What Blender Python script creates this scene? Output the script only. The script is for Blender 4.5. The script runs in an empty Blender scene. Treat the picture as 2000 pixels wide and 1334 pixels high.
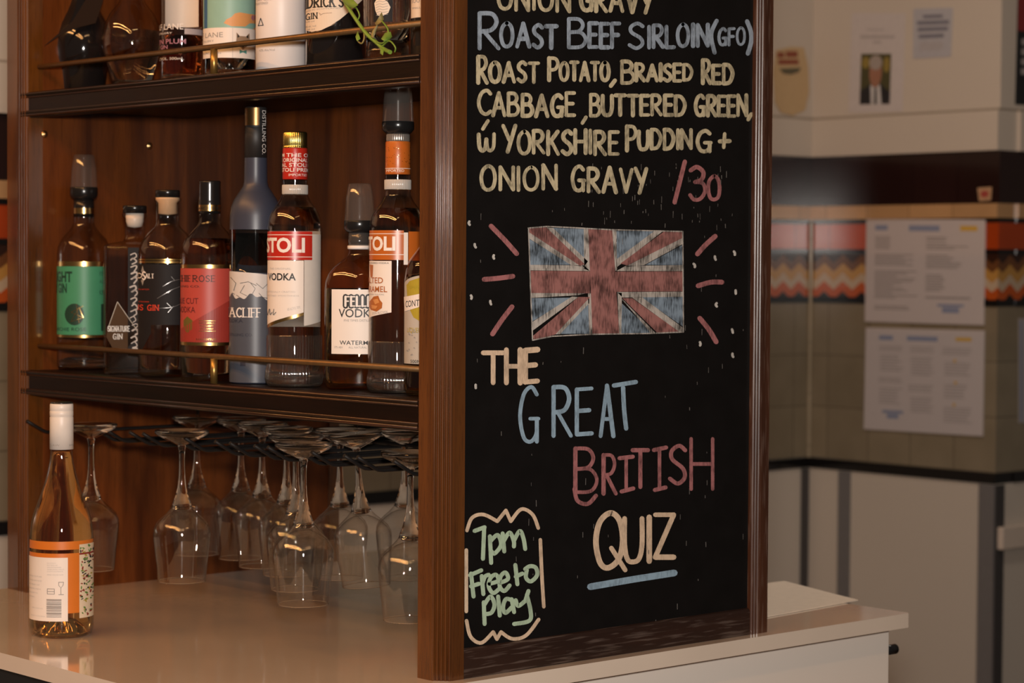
import bpy, bmesh, math, random
from mathutils import Vector, Matrix
from mathutils.geometry import tessellate_polygon

random.seed(7)
SC = bpy.context.scene
COL = SC.collection
PI = math.pi

# ------------------------------------------------------------------ camera
F_PX = 4456.0
CAM = Vector((-1.8617, -2.1927, 0.533))
_y, _p, _r = math.radians(47.92), math.radians(-1.983), math.radians(0.3674)
FW = Vector((math.cos(_y) * math.cos(_p), math.sin(_y) * math.cos(_p), math.sin(_p)))
_R0 = Vector((math.sin(_y), -math.cos(_y), 0.0))
_U0 = _R0.cross(FW)
RT = _R0 * math.cos(_r) + _U0 * math.sin(_r)
UP = _U0 * math.cos(_r) - _R0 * math.sin(_r)
cd = bpy.data.cameras.new('camera')
cam = bpy.data.objects.new('camera', cd)
COL.objects.link(cam)
cam.matrix_world = Matrix(((RT.x, UP.x, -FW.x, CAM.x), (RT.y, UP.y, -FW.y, CAM.y), (RT.z, UP.z, -FW.z, CAM.z), (0, 0, 0, 1)))
cd.sensor_width = 36.0
cd.lens = F_PX / 2000.0 * 36.0
cd.clip_start = 0.05
cd.dof.use_dof = True
cd.dof.focus_distance = 3.02
cd.dof.aperture_fstop = 6.3
SC.camera = cam

# ------------------------------------------------------------------ world, lights, exposure
SC.view_settings.view_transform = 'Standard'
SC.view_settings.look = 'None'
SC.view_settings.gamma = 1.0
SC.view_settings.use_curve_mapping = False
SC.view_settings.exposure = 0.0
SC.cycles.max_bounces = 20
SC.cycles.transmission_bounces = 16
SC.cycles.transparent_max_bounces = 48
SC.cycles.glossy_bounces = 5
SC.cycles.diffuse_bounces = 3
SC.cycles.caustics_refractive = True
SC.cycles.caustics_reflective = False
SC.cycles.sample_clamp_indirect = 4.0

wd = bpy.data.worlds.new('room_ambient')
SC.world = wd
wd.use_nodes = True
wd.node_tree.nodes['Background'].inputs[0].default_value = (0.95, 0.80, 0.66, 1)
wd.node_tree.nodes['Background'].inputs[1].default_value = 0.06


def lamp(name, loc, target, power, color, sx, sy=None, disk=False):
    l = bpy.data.lights.new(name, 'AREA')
    l.energy = power
    l.color = color
    l.shape = 'DISK' if disk else 'RECTANGLE'
    l.size = sx
    if sy:
        l.size_y = sy
    o = bpy.data.objects.new(name, l)
    COL.objects.link(o)
    o.location = loc
    d = (Vector(target) - Vector(loc)).normalized()
    o.rotation_euler = d.to_track_quat('-Z', 'Y').to_euler()
    return o


# the photographer's flash head, just above the lens
lamp('flash_lamp', CAM + Vector((0.02, 0.0, 0.17)), (0.2, 0.3, 0.45), 70.0, (1.0, 0.925, 0.85), 0.15, disk=True)
# warm linear lamps hung over the bar aisle
lamp('bar_strip_lamp', (-1.62, 0.25, 1.80), (0.0, 0.25, 0.25), 19.0, (1.0, 0.46, 0.145), 3.2, 0.022)
lamp('bar_strip_lamp', (-1.45, 0.25, 1.92), (0.0, 0.25, 0.25), 19.0, (1.0, 0.46, 0.145), 3.2, 0.022)
lamp('aisle_strip_lamp', (-0.3, -1.35, 2.05), (-0.3, -0.2, 0.2), 5.0, (1.0, 0.56, 0.24), 1.8, 0.022)
# unseen fill added to brighten the back wall, then the room's dim ceiling lamp
lamp('back_wall_fill', (1.45, 1.35, 2.3), (1.5, 2.0, 0.0), 9.0, (1.0, 0.84, 0.70), 0.35, disk=True)
lamp('room_ceiling_lamp', (2.15, 0.35, 2.15), (1.6, 0.9, 0.0), 12.5, (1.0, 0.86, 0.73), 0.5, disk=True)


def ray(px, py):
    return FW + RT * ((px - 1000.0) / F_PX) - UP * ((py - 667.0) / F_PX)


def at(px, py, axis, v):
    """the point where the sight line meets the plane axis = v of the place"""
    d = ray(px, py)
    return CAM + d * ((v - CAM[axis]) / d[axis])


def pr(P):
    q = Vector(P) - CAM
    z = q.dot(FW)
    return 1000 + F_PX * q.dot(RT) / z, 667 - F_PX * q.dot(UP) / z, z


# ------------------------------------------------------------------ materials
MATS = {}


def _nt(name):
    m = bpy.data.materials.new(name)
    m.use_nodes = True
    nt = m.node_tree
    return m, nt, nt.nodes, nt.links


def inp(node, name, val):
    if name in node.inputs:
        node.inputs[name].default_value = val


def plain(name, col, rough=0.5, metal=0.0, var=0.08, scale=60.0, coat=0.0, spec=0.5, bump=0.0):
    """a painted, printed, plastic or metal surface with faint unevenness"""
    if name in MATS:
        return MATS[name]
    m, nt, N, L = _nt(name)
    b = N['Principled BSDF']
    tc = N.new('ShaderNodeTexCoord')
    nz = N.new('ShaderNodeTexNoise')
    nz.inputs['Scale'].default_value = scale
    nz.inputs['Detail'].default_value = 4
    L.new(tc.outputs['Object'], nz.inputs['Vector'])
    mx = N.new('ShaderNodeMix')
    mx.data_type = 'RGBA'
    mx.inputs[6].default_value = tuple(c * (1 - var) for c in col) + (1,)
    mx.inputs[7].default_value = tuple(min(1, c * (1 + var)) for c in col) + (1,)
    L.new(nz.outputs['Fac'], mx.inputs[0])
    L.new(mx.outputs[2], b.inputs['Base Color'])
    b.inputs['Roughness'].default_value = rough
    b.inputs['Metallic'].default_value = metal
    inp(b, 'Coat Weight', coat)
    inp(b, 'Coat Roughness', 0.08)
    inp(b, 'Specular IOR Level', spec)
    if bump:
        bp = N.new('ShaderNodeBump')
        bp.inputs['Strength'].default_value = bump
        bp.inputs['Distance'].default_value = 0.001
        L.new(nz.outputs['Fac'], bp.inputs['Height'])
        L.new(bp.outputs['Normal'], b.inputs['Normal'])
    MATS[name] = m
    return m


def wood(name, dark, light, axis='z', rough=0.3, pores=0.3, porecol=None, coat=0.35, fine=1.0):
    """polished timber: grain stretched along one axis, fine pores on top"""
    m, nt, N, L = _nt(name)
    b = N['Principled BSDF']
    tc = N.new('ShaderNodeTexCoord')

    def mapped(long, short):
        mp = N.new('ShaderNodeMapping')
        s = [short, short, short]
        s['xyz'.index(axis)] = long
        mp.inputs['Scale'].default_value = s
        L.new(tc.outputs['Object'], mp.inputs['Vector'])
        return mp

    g = N.new('ShaderNodeTexNoise')
    g.inputs['Scale'].default_value = 1.0
    g.inputs['Detail'].default_value = 5
    g.inputs['Distortion'].default_value = 0.6
    L.new(mapped(2.2, 26.0).outputs['Vector'], g.inputs['Vector'])
    cr = N.new('ShaderNodeValToRGB')
    cr.color_ramp.elements[0].position = 0.32
    cr.color_ramp.elements[0].color = dark + (1,)
    cr.color_ramp.elements[1].position = 0.70
    cr.color_ramp.elements[1].color = light + (1,)
    L.new(g.outputs['Fac'], cr.inputs['Fac'])
    f = N.new('ShaderNodeTexNoise')
    f.inputs['Scale'].default_value = 1.0
    f.inputs['Detail'].default_value = 3
    L.new(mapped(28.0 * fine, 420.0 * fine).outputs['Vector'], f.inputs['Vector'])
    fr = N.new('ShaderNodeValToRGB')
    fr.color_ramp.elements[0].position = 0.52
    fr.color_ramp.elements[0].color = (0, 0, 0, 1)
    fr.color_ramp.elements[1].position = 0.66
    fr.color_ramp.elements[1].color = (1, 1, 1, 1)
    L.new(f.outputs['Fac'], fr.inputs['Fac'])
    mul = N.new('ShaderNodeMath')
    mul.operation = 'MULTIPLY'
    mul.inputs[1].default_value = pores
    L.new(fr.outputs['Color'], mul.inputs[0])
    mx = N.new('ShaderNodeMix')
    mx.data_type = 'RGBA'
    pc = porecol or tuple(c * 0.25 for c in dark)
    mx.inputs[7].default_value = tuple(pc) + (1,)
    L.new(mul.outputs[0], mx.inputs[0])
    L.new(cr.outputs['Color'], mx.inputs[6])
    L.new(mx.outputs[2], b.inputs['Base Color'])
    b.inputs['Roughness'].default_value = rough
    inp(b, 'Coat Weight', coat)
    inp(b, 'Coat Roughness', 0.18)
    bp = N.new('ShaderNodeBump')
    bp.inputs['Strength'].default_value = 0.25
    bp.inputs['Distance'].default_value = 0.0006
    L.new(f.outputs['Fac'], bp.inputs['Height'])
    L.new(bp.outputs['Normal'], b.inputs['Normal'])
    MATS[name] = m
    return m


def thin_glass(name, tint=(0.96, 0.95, 0.93), edge=0.35, gain=1.7, rough=0.02, haze=0.0):
    """a thin glass wall: lets light straight through, mirrors by Fresnel, darker where seen edge-on"""
    m, nt, N, L = _nt(name)
    N.remove(N['Principled BSDF'])
    out = N['Material Output']
    tr = N.new('ShaderNodeBsdfTransparent')
    gl = N.new('ShaderNodeBsdfGlossy')
    gl.inputs['Roughness'].default_value = rough
    gl.inputs['Color'].default_value = (1, 1, 1, 1)
    lw = N.new('ShaderNodeLayerWeight')
    lw.inputs['Blend'].default_value = 0.5

    def pw(p):
        n = N.new('ShaderNodeMath')
        n.operation = 'POWER'
        n.inputs[1].default_value = p
        L.new(lw.outputs['Facing'], n.inputs[0])
        return n.outputs[0]
    mx = N.new('ShaderNodeMix')
    mx.data_type = 'RGBA'
    mx.inputs[6].default_value = tint + (1,)
    mx.inputs[7].default_value = tuple(c * edge for c in tint) + (1,)
    L.new(pw(4.0), mx.inputs[0])
    L.new(mx.outputs[2], tr.inputs['Color'])
    mu = N.new('ShaderNodeMath')
    mu.operation = 'MULTIPLY_ADD'
    mu.use_clamp = True
    mu.inputs[1].default_value = 0.75
    mu.inputs[2].default_value = 0.04 * gain
    L.new(pw(5.0), mu.inputs[0])
    ms = N.new('ShaderNodeMixShader')
    L.new(mu.outputs[0], ms.inputs['Fac'])
    L.new(tr.outputs[0], ms.inputs[1])
    L.new(gl.outputs[0], ms.inputs[2])
    last = ms
    if haze > 0:
        df = N.new('ShaderNodeBsdfDiffuse')
        df.inputs['Color'].default_value = (0.8, 0.74, 0.68, 1)
        m2 = N.new('ShaderNodeMixShader')
        m2.inputs['Fac'].default_value = haze
        L.new(ms.outputs[0], m2.inputs[1])
        L.new(df.outputs[0], m2.inputs[2])
        last = m2
    L.new(last.outputs[0], out.inputs['Surface'])
    MATS[name] = m
    return m


def solid_glass(name, col=(1, 1, 1), ior=1.45, rough=0.0):
    m, nt, N, L = _nt(name)
    b = N['Principled BSDF']
    b.inputs['Base Color'].default_value = col + (1,)
    b.inputs['Roughness'].default_value = rough
    b.inputs['IOR'].default_value = ior
    inp(b, 'Transmission Weight', 1.0)
    MATS[name] = m
    return m


def chalk(name, col, keep=0.62, scribble=False):
    """liquid chalk: streaky cover over the black board"""
    m, nt, N, L = _nt(name)
    b = N['Principled BSDF']
    tc = N.new('ShaderNodeTexCoord')
    mp = N.new('ShaderNodeMapping')
    mp.inputs['Scale'].default_value = (420, 420, 130)
    if scribble:
        mp.inputs['Rotation'].default_value = (0, math.radians(35), 0)
        mp.inputs['Scale'].default_value = (620, 420, 90)
    L.new(tc.outputs['Object'], mp.inputs['Vector'])
    n1 = N.new('ShaderNodeTexNoise')
    n1.inputs['Scale'].default_value = 1.0
    n1.inputs['Detail'].default_value = 5
    L.new(mp.outputs['Vector'], n1.inputs['Vector'])
    n2 = N.new('ShaderNodeTexNoise')
    n2.inputs['Scale'].default_value = 55.0
    n2.inputs['Detail'].default_value = 2
    L.new(tc.outputs['Object'], n2.inputs['Vector'])
    ad = N.new('ShaderNodeMath')
    ad.operation = 'ADD'
    L.new(n1.outputs['Fac'], ad.inputs[0])
    L.new(n2.outputs['Fac'], ad.inputs[1])
    hf = N.new('ShaderNodeMath')
    hf.operation = 'MULTIPLY'
    hf.inputs[1].default_value = 0.5
    L.new(ad.outputs[0], hf.inputs[0])
    cr = N.new('ShaderNodeValToRGB')
    cr.color_ramp.elements[0].position = 0.37 if scribble else 0.34
    cr.color_ramp.elements[0].color = tuple(c * (1 - keep) + 0.004 for c in col) + (1,)
    cr.color_ramp.elements[1].position = 0.57 if scribble else 0.56
    cr.color_ramp.elements[1].color = col + (1,)
    L.new(hf.outputs[0], cr.inputs['Fac'])
    L.new(cr.outputs['Color'], b.inputs['Base Color'])
    b.inputs['Roughness'].default_value = 0.95
    inp(b, 'Specular IOR Level', 0.1)
    MATS[name] = m
    return m


def chevron(name, z0, z1, period, phase):
    """glazed zig-zag tile band"""
    m, nt, N, L = _nt(name)
    b = N['Principled BSDF']
    tc = N.new('ShaderNodeTexCoord')
    sp = N.new('ShaderNodeSeparateXYZ')
    L.new(tc.outputs['Object'], sp.inputs[0])

    def math_(op, a, c=None, clamp=False):
        n = N.new('ShaderNodeMath')
        n.operation = op
        n.use_clamp = clamp
        for i, v in enumerate((a, c)):
            if v is None:
                continue
            if isinstance(v, (int, float)):
                n.inputs[i].default_value = v
            else:
                L.new(v, n.inputs[i])
        return n.outputs[0]

    u = math_('ADD', sp.outputs['X'], sp.outputs['Y'])
    u = math_('ADD', u, phase)
    tri = math_('PINGPONG', u, period / 2.0)
    tri = math_('MULTIPLY', tri, 2.0 / period)
    t = math_('SUBTRACT', sp.outputs['Z'], z0)
    t = math_('DIVIDE', t, z1 - z0)
    t2 = math_('MULTIPLY', tri, 0.20)
    v = math_('ADD', t, t2)
    cr = N.new('ShaderNodeValToRGB')
    cr.color_ramp.interpolation = 'CONSTANT'
    E = cr.color_ramp.elements
    cols = [(0.0, (0.012, 0.009, 0.008)), (0.13, (0.42, 0.075, 0.012)), (0.36, (0.45, 0.34, 0.24)), (0.56, (0.42, 0.22, 0.055)),
            (0.78, (0.13, 0.05, 0.018)), (0.98, (0.03, 0.012, 0.008))]
    E[0].position, E[0].color = cols[0][0], cols[0][1] + (1,)
    E[1].position, E[1].color = cols[1][0], cols[1][1] + (1,)
    for p, c in cols[2:]:
        e = E.new(p)
        e.color = c + (1,)
    L.new(v, cr.inputs['Fac'])
    L.new(cr.outputs['Color'], b.inputs['Base Color'])
    b.inputs['Roughness'].default_value = 0.16
    MATS[name] = m
    return m


def tile(name, col, rough, sizeu, sizev, grout=0.5, var=0.1, off=(0, 0)):
    """glazed wall tiles with thin joints"""
    m, nt, N, L = _nt(name)
    b = N['Principled BSDF']
    tc = N.new('ShaderNodeTexCoord')
    sp = N.new('ShaderNodeSeparateXYZ')
    L.new(tc.outputs['Object'], sp.inputs[0])
    ad = N.new('ShaderNodeMath')
    ad.operation = 'ADD'
    L.new(sp.outputs['X'], ad.inputs[0])
    L.new(sp.outputs['Y'], ad.inputs[1])
    cb = N.new('ShaderNodeCombineXYZ')
    L.new(ad.outputs[0], cb.inputs['X'])
    L.new(sp.outputs['Z'], cb.inputs['Y'])
    mp = N.new('ShaderNodeMapping')
    mp.inputs['Location'].default_value = (off[0], off[1], 0)
    L.new(cb.outputs[0], mp.inputs['Vector'])
    br = N.new('ShaderNodeTexBrick')
    br.offset = 0.0
    br.inputs['Scale'].default_value = 1.0
    br.inputs['Brick Width'].default_value = sizeu
    br.inputs['Row Height'].default_value = sizev
    br.inputs['Mortar Size'].default_value = 0.0018
    br.inputs['Color1'].default_value = tuple(c * (1 - var) for c in col) + (1,)
    br.inputs['Color2'].default_value = tuple(c * (1 + var) for c in col) + (1,)
    br.inputs['Mortar'].default_value = tuple(c * grout for c in col) + (1,)
    L.new(mp.outputs[0], br.inputs['Vector'])
    nz = N.new('ShaderNodeTexNoise')
    nz.inputs['Scale'].default_value = 9.0
    nz.inputs['Detail'].default_value = 5
    L.new(tc.outputs['Object'], nz.inputs['Vector'])
    mx = N.new('ShaderNodeMix')
    mx.data_type = 'RGBA'
    mx.blend_type = 'MULTIPLY'
    mx.inputs[0].default_value = 0.35
    L.new(br.outputs['Color'], mx.inputs[6])
    cr = N.new('ShaderNodeValToRGB')
    cr.color_ramp.elements[0].position = 0.3
    cr.color_ramp.elements[0].color = (0.55, 0.55, 0.5, 1)
    cr.color_ramp.elements[1].position = 0.7
    cr.color_ramp.elements[1].color = (1, 1, 1, 1)
    L.new(nz.outputs['Fac'], cr.inputs['Fac'])
    L.new(cr.outputs['Color'], mx.inputs[7])
    L.new(mx.outputs[2], b.inputs['Base Color'])
    b.inputs['Roughness'].default_value = rough
    MATS[name] = m
    return m


W_PANEL = wood('mahogany_panel', (0.056, 0.0125, 0.0022), (0.155, 0.041, 0.0070), 'z', 0.38, 0.25, coat=0.05)
MATS['mahogany_panel'].node_tree.nodes['Principled BSDF'].inputs['Specular IOR Level'].default_value = 0.3
W_POST = wood('mahogany_post', (0.060, 0.0180, 0.0030), (0.135, 0.044, 0.0068), 'z', 0.22, 0.30, coat=1.0)
MATS['mahogany_post'].node_tree.nodes['Principled BSDF'].inputs['Coat Roughness'].default_value = 0.07
MATS['mahogany_post'].node_tree.nodes['Bump'].inputs['Strength'].default_value = 0.12
W_SHELF = wood('dark_stained_shelf', (0.0040, 0.0014, 0.0006), (0.010, 0.0034, 0.0014), 'y', 0.42, 0.3, coat=0.0)
MATS['dark_stained_shelf'].node_tree.nodes['Principled BSDF'].inputs['Specular IOR Level'].default_value = 0.22
W_BEAD = wood('bead_highlight_brown', (0.020, 0.0065, 0.0025), (0.045, 0.014, 0.005), 'y', 0.3, 0.2, coat=0.4)  # lighter than the shelf: the moulding's highlight lines are put into the colour
W_RAIL = wood('open_grain_dark_oak', (0.013, 0.0050, 0.0032), (0.030, 0.011, 0.006), 'x', 0.5, 0.5, (0.13, 0.095, 0.08), 0.1, 0.55)
W_STILE = wood('open_grain_brown_oak', (0.036, 0.0115, 0.005), (0.072, 0.024, 0.010), 'z', 0.34, 0.4, (0.17, 0.11, 0.085), 0.3, 0.6)
BOARD = plain('blackboard_paint', (0.0062, 0.0054, 0.0054), 0.5, 0, 0.35, 25, spec=0.15)
WHITE_TOP = plain('white_stone_top', (0.70, 0.59, 0.49), 0.10, 0, 0.07, 7, coat=0.8)
WHITE_CAB = plain('white_cabinet_paint', (0.80, 0.71, 0.63), 0.45, 0, 0.02, 6)
BLACK_FRONT = plain('black_bar_front', (0.012, 0.011, 0.011), 0.5)
BRASS = plain('aged_brass', (0.45, 0.27, 0.08), 0.36, 0.85, 0.15, 200)
BRASS_DK = plain('dull_dark_brass', (0.19, 0.105, 0.042), 0.42, 0.65, 0.25, 90)
GOLD = plain('gold_foil', (0.70, 0.44, 0.16), 0.25, 1.0, 0.05, 300)
GOLD_CAP = plain('gold_cap', (0.72, 0.55, 0.17), 0.28, 1.0, 0.05, 300)
BRONZE = plain('bronze_capsule', (0.30, 0.17, 0.07), 0.34, 1.0, 0.1, 200)
BLACK = plain('black_plastic', (0.012, 0.011, 0.011), 0.22)
BLACK_MATT = plain('matt_black_print', (0.018, 0.016, 0.016), 0.5)
WIRE = plain('black_coated_wire', (0.010, 0.009, 0.009), 0.5, spec=0.2)
CORK = plain('cream_stopper', (0.70, 0.46, 0.28), 0.5, 0, 0.1, 90)
WHITE_STOP = plain('white_stopper', (0.80, 0.70, 0.62), 0.4)
PAPER = plain('white_label_paper', (0.80, 0.72, 0.66), 0.5, 0, 0.03, 40)
PAPER_CR = plain('cream_label_paper', (0.72, 0.60, 0.48), 0.55, 0, 0.05, 40)
INK = plain('black_ink', (0.015, 0.013, 0.012), 0.5)
INK_GREY = plain('grey_ink', (0.30, 0.27, 0.25), 0.6)
INK_LIGHT = plain('pale_grey_ink', (0.50, 0.46, 0.43), 0.6)
INK_WHITE = plain('white_ink', (0.80, 0.74, 0.70), 0.5)
INK_RED = plain('red_ink', (0.60, 0.05, 0.02), 0.5)
INK_PURPLE = plain('mauve_ink', (0.38, 0.16, 0.22), 0.5)
GREEN = plain('green_label', (0.055, 0.27, 0.145), 0.45, 0, 0.05)
GREEN_DK = plain('deep_green_print', (0.012, 0.045, 0.028), 0.45)
BLK_LABEL = plain('black_label', (0.014, 0.012, 0.013), 0.6, spec=0.2)
RED = plain('coral_red_label', (0.44, 0.062, 0.045), 0.45, 0, 0.05)
RED_DK = plain('deep_red_label', (0.30, 0.032, 0.022), 0.45)
STO_RED = plain('scarlet_label', (0.46, 0.022, 0.012), 0.32, 0, 0.04)
STO_OR = plain('burnt_orange_label', (0.47, 0.115, 0.015), 0.32, 0, 0.04)
CARAMEL = plain('caramel_print', (0.42, 0.13, 0.03), 0.4)
SLATE = plain('slate_blue_print', (0.070, 0.076, 0.098), 0.4)
CLIFF = plain('chalk_cliff_print', (0.62, 0.58, 0.56), 0.5)
TEAL = plain('teal_label', (0.26, 0.46, 0.39), 0.45)
PEACH_P = plain('apricot_print', (0.68, 0.33, 0.12), 0.5)
FOX = plain('brown_print', (0.30, 0.20, 0.13), 0.5)
TEAL_INK = plain('teal_ink', (0.08, 0.26, 0.24), 0.5)
MATT_WHITE = plain('matt_white_glass', (0.78, 0.72, 0.70), 0.42, 0, 0.02)
BROWN_LABEL = plain('brown_diamond_label', (0.075, 0.045, 0.026), 0.8, spec=0.1)
YELLOW_G = plain('mustard_print', (0.40, 0.31, 0.03), 0.5)
FLOR = plain('floral_cream_paper', (0.72, 0.60, 0.44), 0.5, 0, 0.05)
FL_RED = plain('floral_red_print', (0.25, 0.03, 0.02), 0.5)
FL_GRN = plain('floral_green_print', (0.10, 0.22, 0.04), 0.5)
ORANGE_B = plain('orange_label_film', (0.62, 0.17, 0.02), 0.35, 0, 0.04)
BLACK_GLASS = plain('black_bottle_glass', (0.010, 0.008, 0.008), 0.07, 0, 0.1, 20, coat=0.5)
LEAF = plain('vine_green', (0.16, 0.26, 0.035), 0.4, 0, 0.3, 60)
LEAF_DRY = plain('vine_dry_leaf', (0.20, 0.16, 0.05), 0.5, 0, 0.3, 60)

G_CLEAR = thin_glass('clear_bottle_glass', (0.96, 0.95, 0.93), 0.45, 1.6, 0.016)
G_WINE = thin_glass('clear_drinking_glass', (0.985, 0.98, 0.97), 0.60, 1.6, 0.012)
G_CUP = thin_glass('clear_plastic_cup', (0.97, 0.95, 0.93), 0.75, 2.0, 0.10, 0.03)
G_RIB = thin_glass('ribbed_clear_glass', (0.97, 0.96, 0.94), 0.6, 3.0, 0.08, 0.012)
G_AMBER = thin_glass('amber_tinted_glass', (0.93, 0.80, 0.58), 0.45, 1.5, 0.04)
G_FROST = None
SOLID = solid_glass('solid_clear_glass', (0.97, 0.96, 0.94), 1.46)
LIQ_CLEAR = solid_glass('clear_spirit', (0.93, 0.91, 0.87), 1.36)
LIQ_AMBER = solid_glass('amber_spirit', (0.96, 0.82, 0.52), 1.36)
LIQ_ROSE = solid_glass('orange_wine', (0.97, 0.66, 0.30), 1.34)
LIQ_PLUM = solid_glass('plum_red_spirit', (0.86, 0.30, 0.13), 1.36)
BLUE_FROST = plain('frosted_blue_glass', (0.038, 0.044, 0.070), 0.38, 0, 0.1, 30)

CH = dict(yellow=chalk('chalk_pale_yellow', (0.52, 0.46, 0.31)), blue=chalk('chalk_pale_blue', (0.28, 0.345, 0.43)),
          pink=chalk('chalk_pink', (0.36, 0.145, 0.15)), peach=chalk('chalk_peach', (0.66, 0.50, 0.36), 0.35),
          green=chalk('chalk_mint', (0.40, 0.53, 0.39), 0.3), white=chalk('chalk_white', (0.55, 0.53, 0.50), 0.4),
          sky=chalk('chalk_sky_blue', (0.27, 0.39, 0.50), 0.4),
          fblue=chalk('chalk_flag_blue', (0.22, 0.29, 0.37), 0.9, True), fred=chalk('chalk_flag_red', (0.32, 0.145, 0.135), 0.75, True),
          fwhite=chalk('chalk_flag_white', (0.46, 0.43, 0.40), 0.85, True))


# ------------------------------------------------------------------ objects and tags
def tag(o, label, cat, group=None):
    o['label'] = label
    o['category'] = cat
    if group:
        o['group'] = group
    return o


def thing(name, label, cat, loc=(0, 0, 0), rz=0.0, group=None):
    o = bpy.data.objects.new(name, None)
    o.empty_display_size = 0.02
    COL.objects.link(o)
    o.location = loc
    o.rotation_euler = (0, 0, rz)
    return tag(o, label, cat, group)


class MB:
    """collects shapes into one mesh"""

    def __init__(self):
        self.v, self.f, self.m, self.s = [], [], [], []

    def add(self, verts, faces, mat=0, smooth=False):
        k = len(self.v)
        self.v += [tuple(p) for p in verts]
        for f in faces:
            self.f.append([i + k for i in f])
            self.m.append(mat)
            self.s.append(smooth)
        return self

    def box(self, a, b, mat=0):
        x0, y0, z0 = a
        x1, y1, z1 = b
        vs = [(x0, y0, z0), (x1, y0, z0), (x1, y1, z0), (x0, y1, z0), (x0, y0, z1), (x1, y0, z1), (x1, y1, z1), (x0, y1, z1)]
        return self.add(vs, [(0, 3, 2, 1), (4, 5, 6, 7), (0, 1, 5, 4), (1, 2, 6, 5), (2, 3, 7, 6), (3, 0, 4, 7)], mat)

    def prism(self, poly, lo, hi, axis='z', mat=0, smooth=False):
        """closed outline in the plane across axis, pushed from lo to hi"""
        def P(a, b, c):
            return {'z': (a, b, c), 'y': (a, c, b), 'x': (c, a, b)}[axis]
        n = len(poly)
        vs = [P(a, b, lo) for a, b in poly] + [P(a, b, hi) for a, b in poly]
        k = len(self.v)
        self.add(vs, [(i, (i + 1) % n, n + (i + 1) % n, n + i) for i in range(n)], mat, smooth)
        tris = tessellate_polygon([[Vector((a, b, 0)) for a, b in poly]])
        for t in tris:
            self.f.append([k + i for i in t]); self.m.append(mat); self.s.append(False)
            self.f.append([k + n + i for i in reversed(t)]); self.m.append(mat); self.s.append(False)
        return self

    def lathe(self, prof, segs=48, mat=0, sy=1.0, a0=0.0, a1=2 * PI, smooth=True, ribs=0, depth=0.0):
        """prof: (radius, z); turned about the z axis, 0 deg faces local -Y"""
        full = abs(a1 - a0 - 2 * PI) < 1e-6
        n = segs if full else segs + 1
        k = len(self.v)
        rows = []
        for r, z in prof:
            if r <= 1e-9:
                self.v.append((0, 0, z))
                rows.append([len(self.v) - 1])
            else:
                row = []
                for i in range(n):
                    a = a0 + (a1 - a0) * i / segs
                    rr = r * (1 + depth * math.cos(a * ribs)) if ribs else r
                    self.v.append((rr * math.sin(a), -rr * math.cos(a) * sy, z))
                    row.append(len(self.v) - 1)
                rows.append(row)
        for A, B in zip(rows, rows[1:]):
            m = segs
            for i in range(m):
                j = (i + 1) % n if full else i + 1
                if len(A) == 1 and len(B) == 1:
                    continue
                if len(A) == 1:
                    f = [A[0], B[j], B[i]]
                elif len(B) == 1:
                    f = [A[i], A[j], B[0]]
                else:
                    f = [A[i], A[j], B[j], B[i]]
                self.f.append(f); self.m.append(mat); self.s.append(smooth)
        return self

    def tube(self, pts, r, segs=10, mat=0, radii=None):
        pts = [Vector(p) for p in pts]
        n = len(pts)
        k = len(self.v)
        prev = None
        for i, p in enumerate(pts):
            t = (pts[min(i + 1, n - 1)] - pts[max(i - 1, 0)]).normalized()
            if prev is None:
                a = Vector((0, 0, 1)) if abs(t.z) < 0.9 else Vector((1, 0, 0))
                u = t.cross(a).normalized()
            else:
                u = (prev - t * prev.dot(t)).normalized()
            prev = u
            w = t.cross(u)
            rr = radii[i] if radii else r
            for j in range(segs):
                a = 2 * PI * j / segs
                self.v.append(tuple(p + u * (rr * math.cos(a)) + w * (rr * math.sin(a))))
        for i in range(n - 1):
            for j in range(segs):
                a, b = k + i * segs + j, k + i * segs + (j + 1) % segs
                self.f.append([a, b, b + segs, a + segs]); self.m.append(mat); self.s.append(True)
        self.f.append([k + j for j in reversed(range(segs))]); self.m.append(mat); self.s.append(False)
        self.f.append([k + (n - 1) * segs + j for j in range(segs)]); self.m.append(mat); self.s.append(False)
        return self

    def build(self, name, mats, parent=None, label=None, bevel=0.0):
        me = bpy.data.meshes.new(name)
        me.from_pydata(self.v, [], self.f)
        ms = mats if isinstance(mats, (list, tuple)) else [mats]
        for m in ms:
            me.materials.append(m)
        me.polygons.foreach_set('material_index', self.m)
        me.polygons.foreach_set('use_smooth', self.s)
        me.update()
        o = bpy.data.objects.new(name, me)
        COL.objects.link(o)
        if parent:
            o.parent = parent
        if label:
            o['label'] = label
        if bevel:
            bv = o.modifiers.new('bevel', 'BEVEL')
            bv.width = bevel
            bv.segments = 2
            bv.limit_method = 'ANGLE'
        return o


def catmull(P, n=7):
    if len(P) < 3:
        return P
    closed = (abs(P[0][0] - P[-1][0]) + abs(P[0][1] - P[-1][1])) < 1e-6
    out = []
    m = len(P)
    for i in range(m - 1):
        p0 = P[i - 1] if i > 0 else (P[m - 2] if closed else P[0])
        p1, p2 = P[i], P[i + 1]
        p3 = P[i + 2] if i + 2 < m else (P[1] if closed else P[m - 1])
        for k in range(n):
            t = k / n
            out.append(tuple(0.5 * ((2 * p1[d]) + (p2[d] - p0[d]) * t + (2 * p0[d] - 5 * p1[d] + 4 * p2[d] - p3[d]) * t * t +
                                    (3 * p1[d] - p0[d] - 3 * p2[d] + p3[d]) * t ** 3) for d in range(len(p1))))
    out.append(tuple(P[-1]))
    return out


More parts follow.
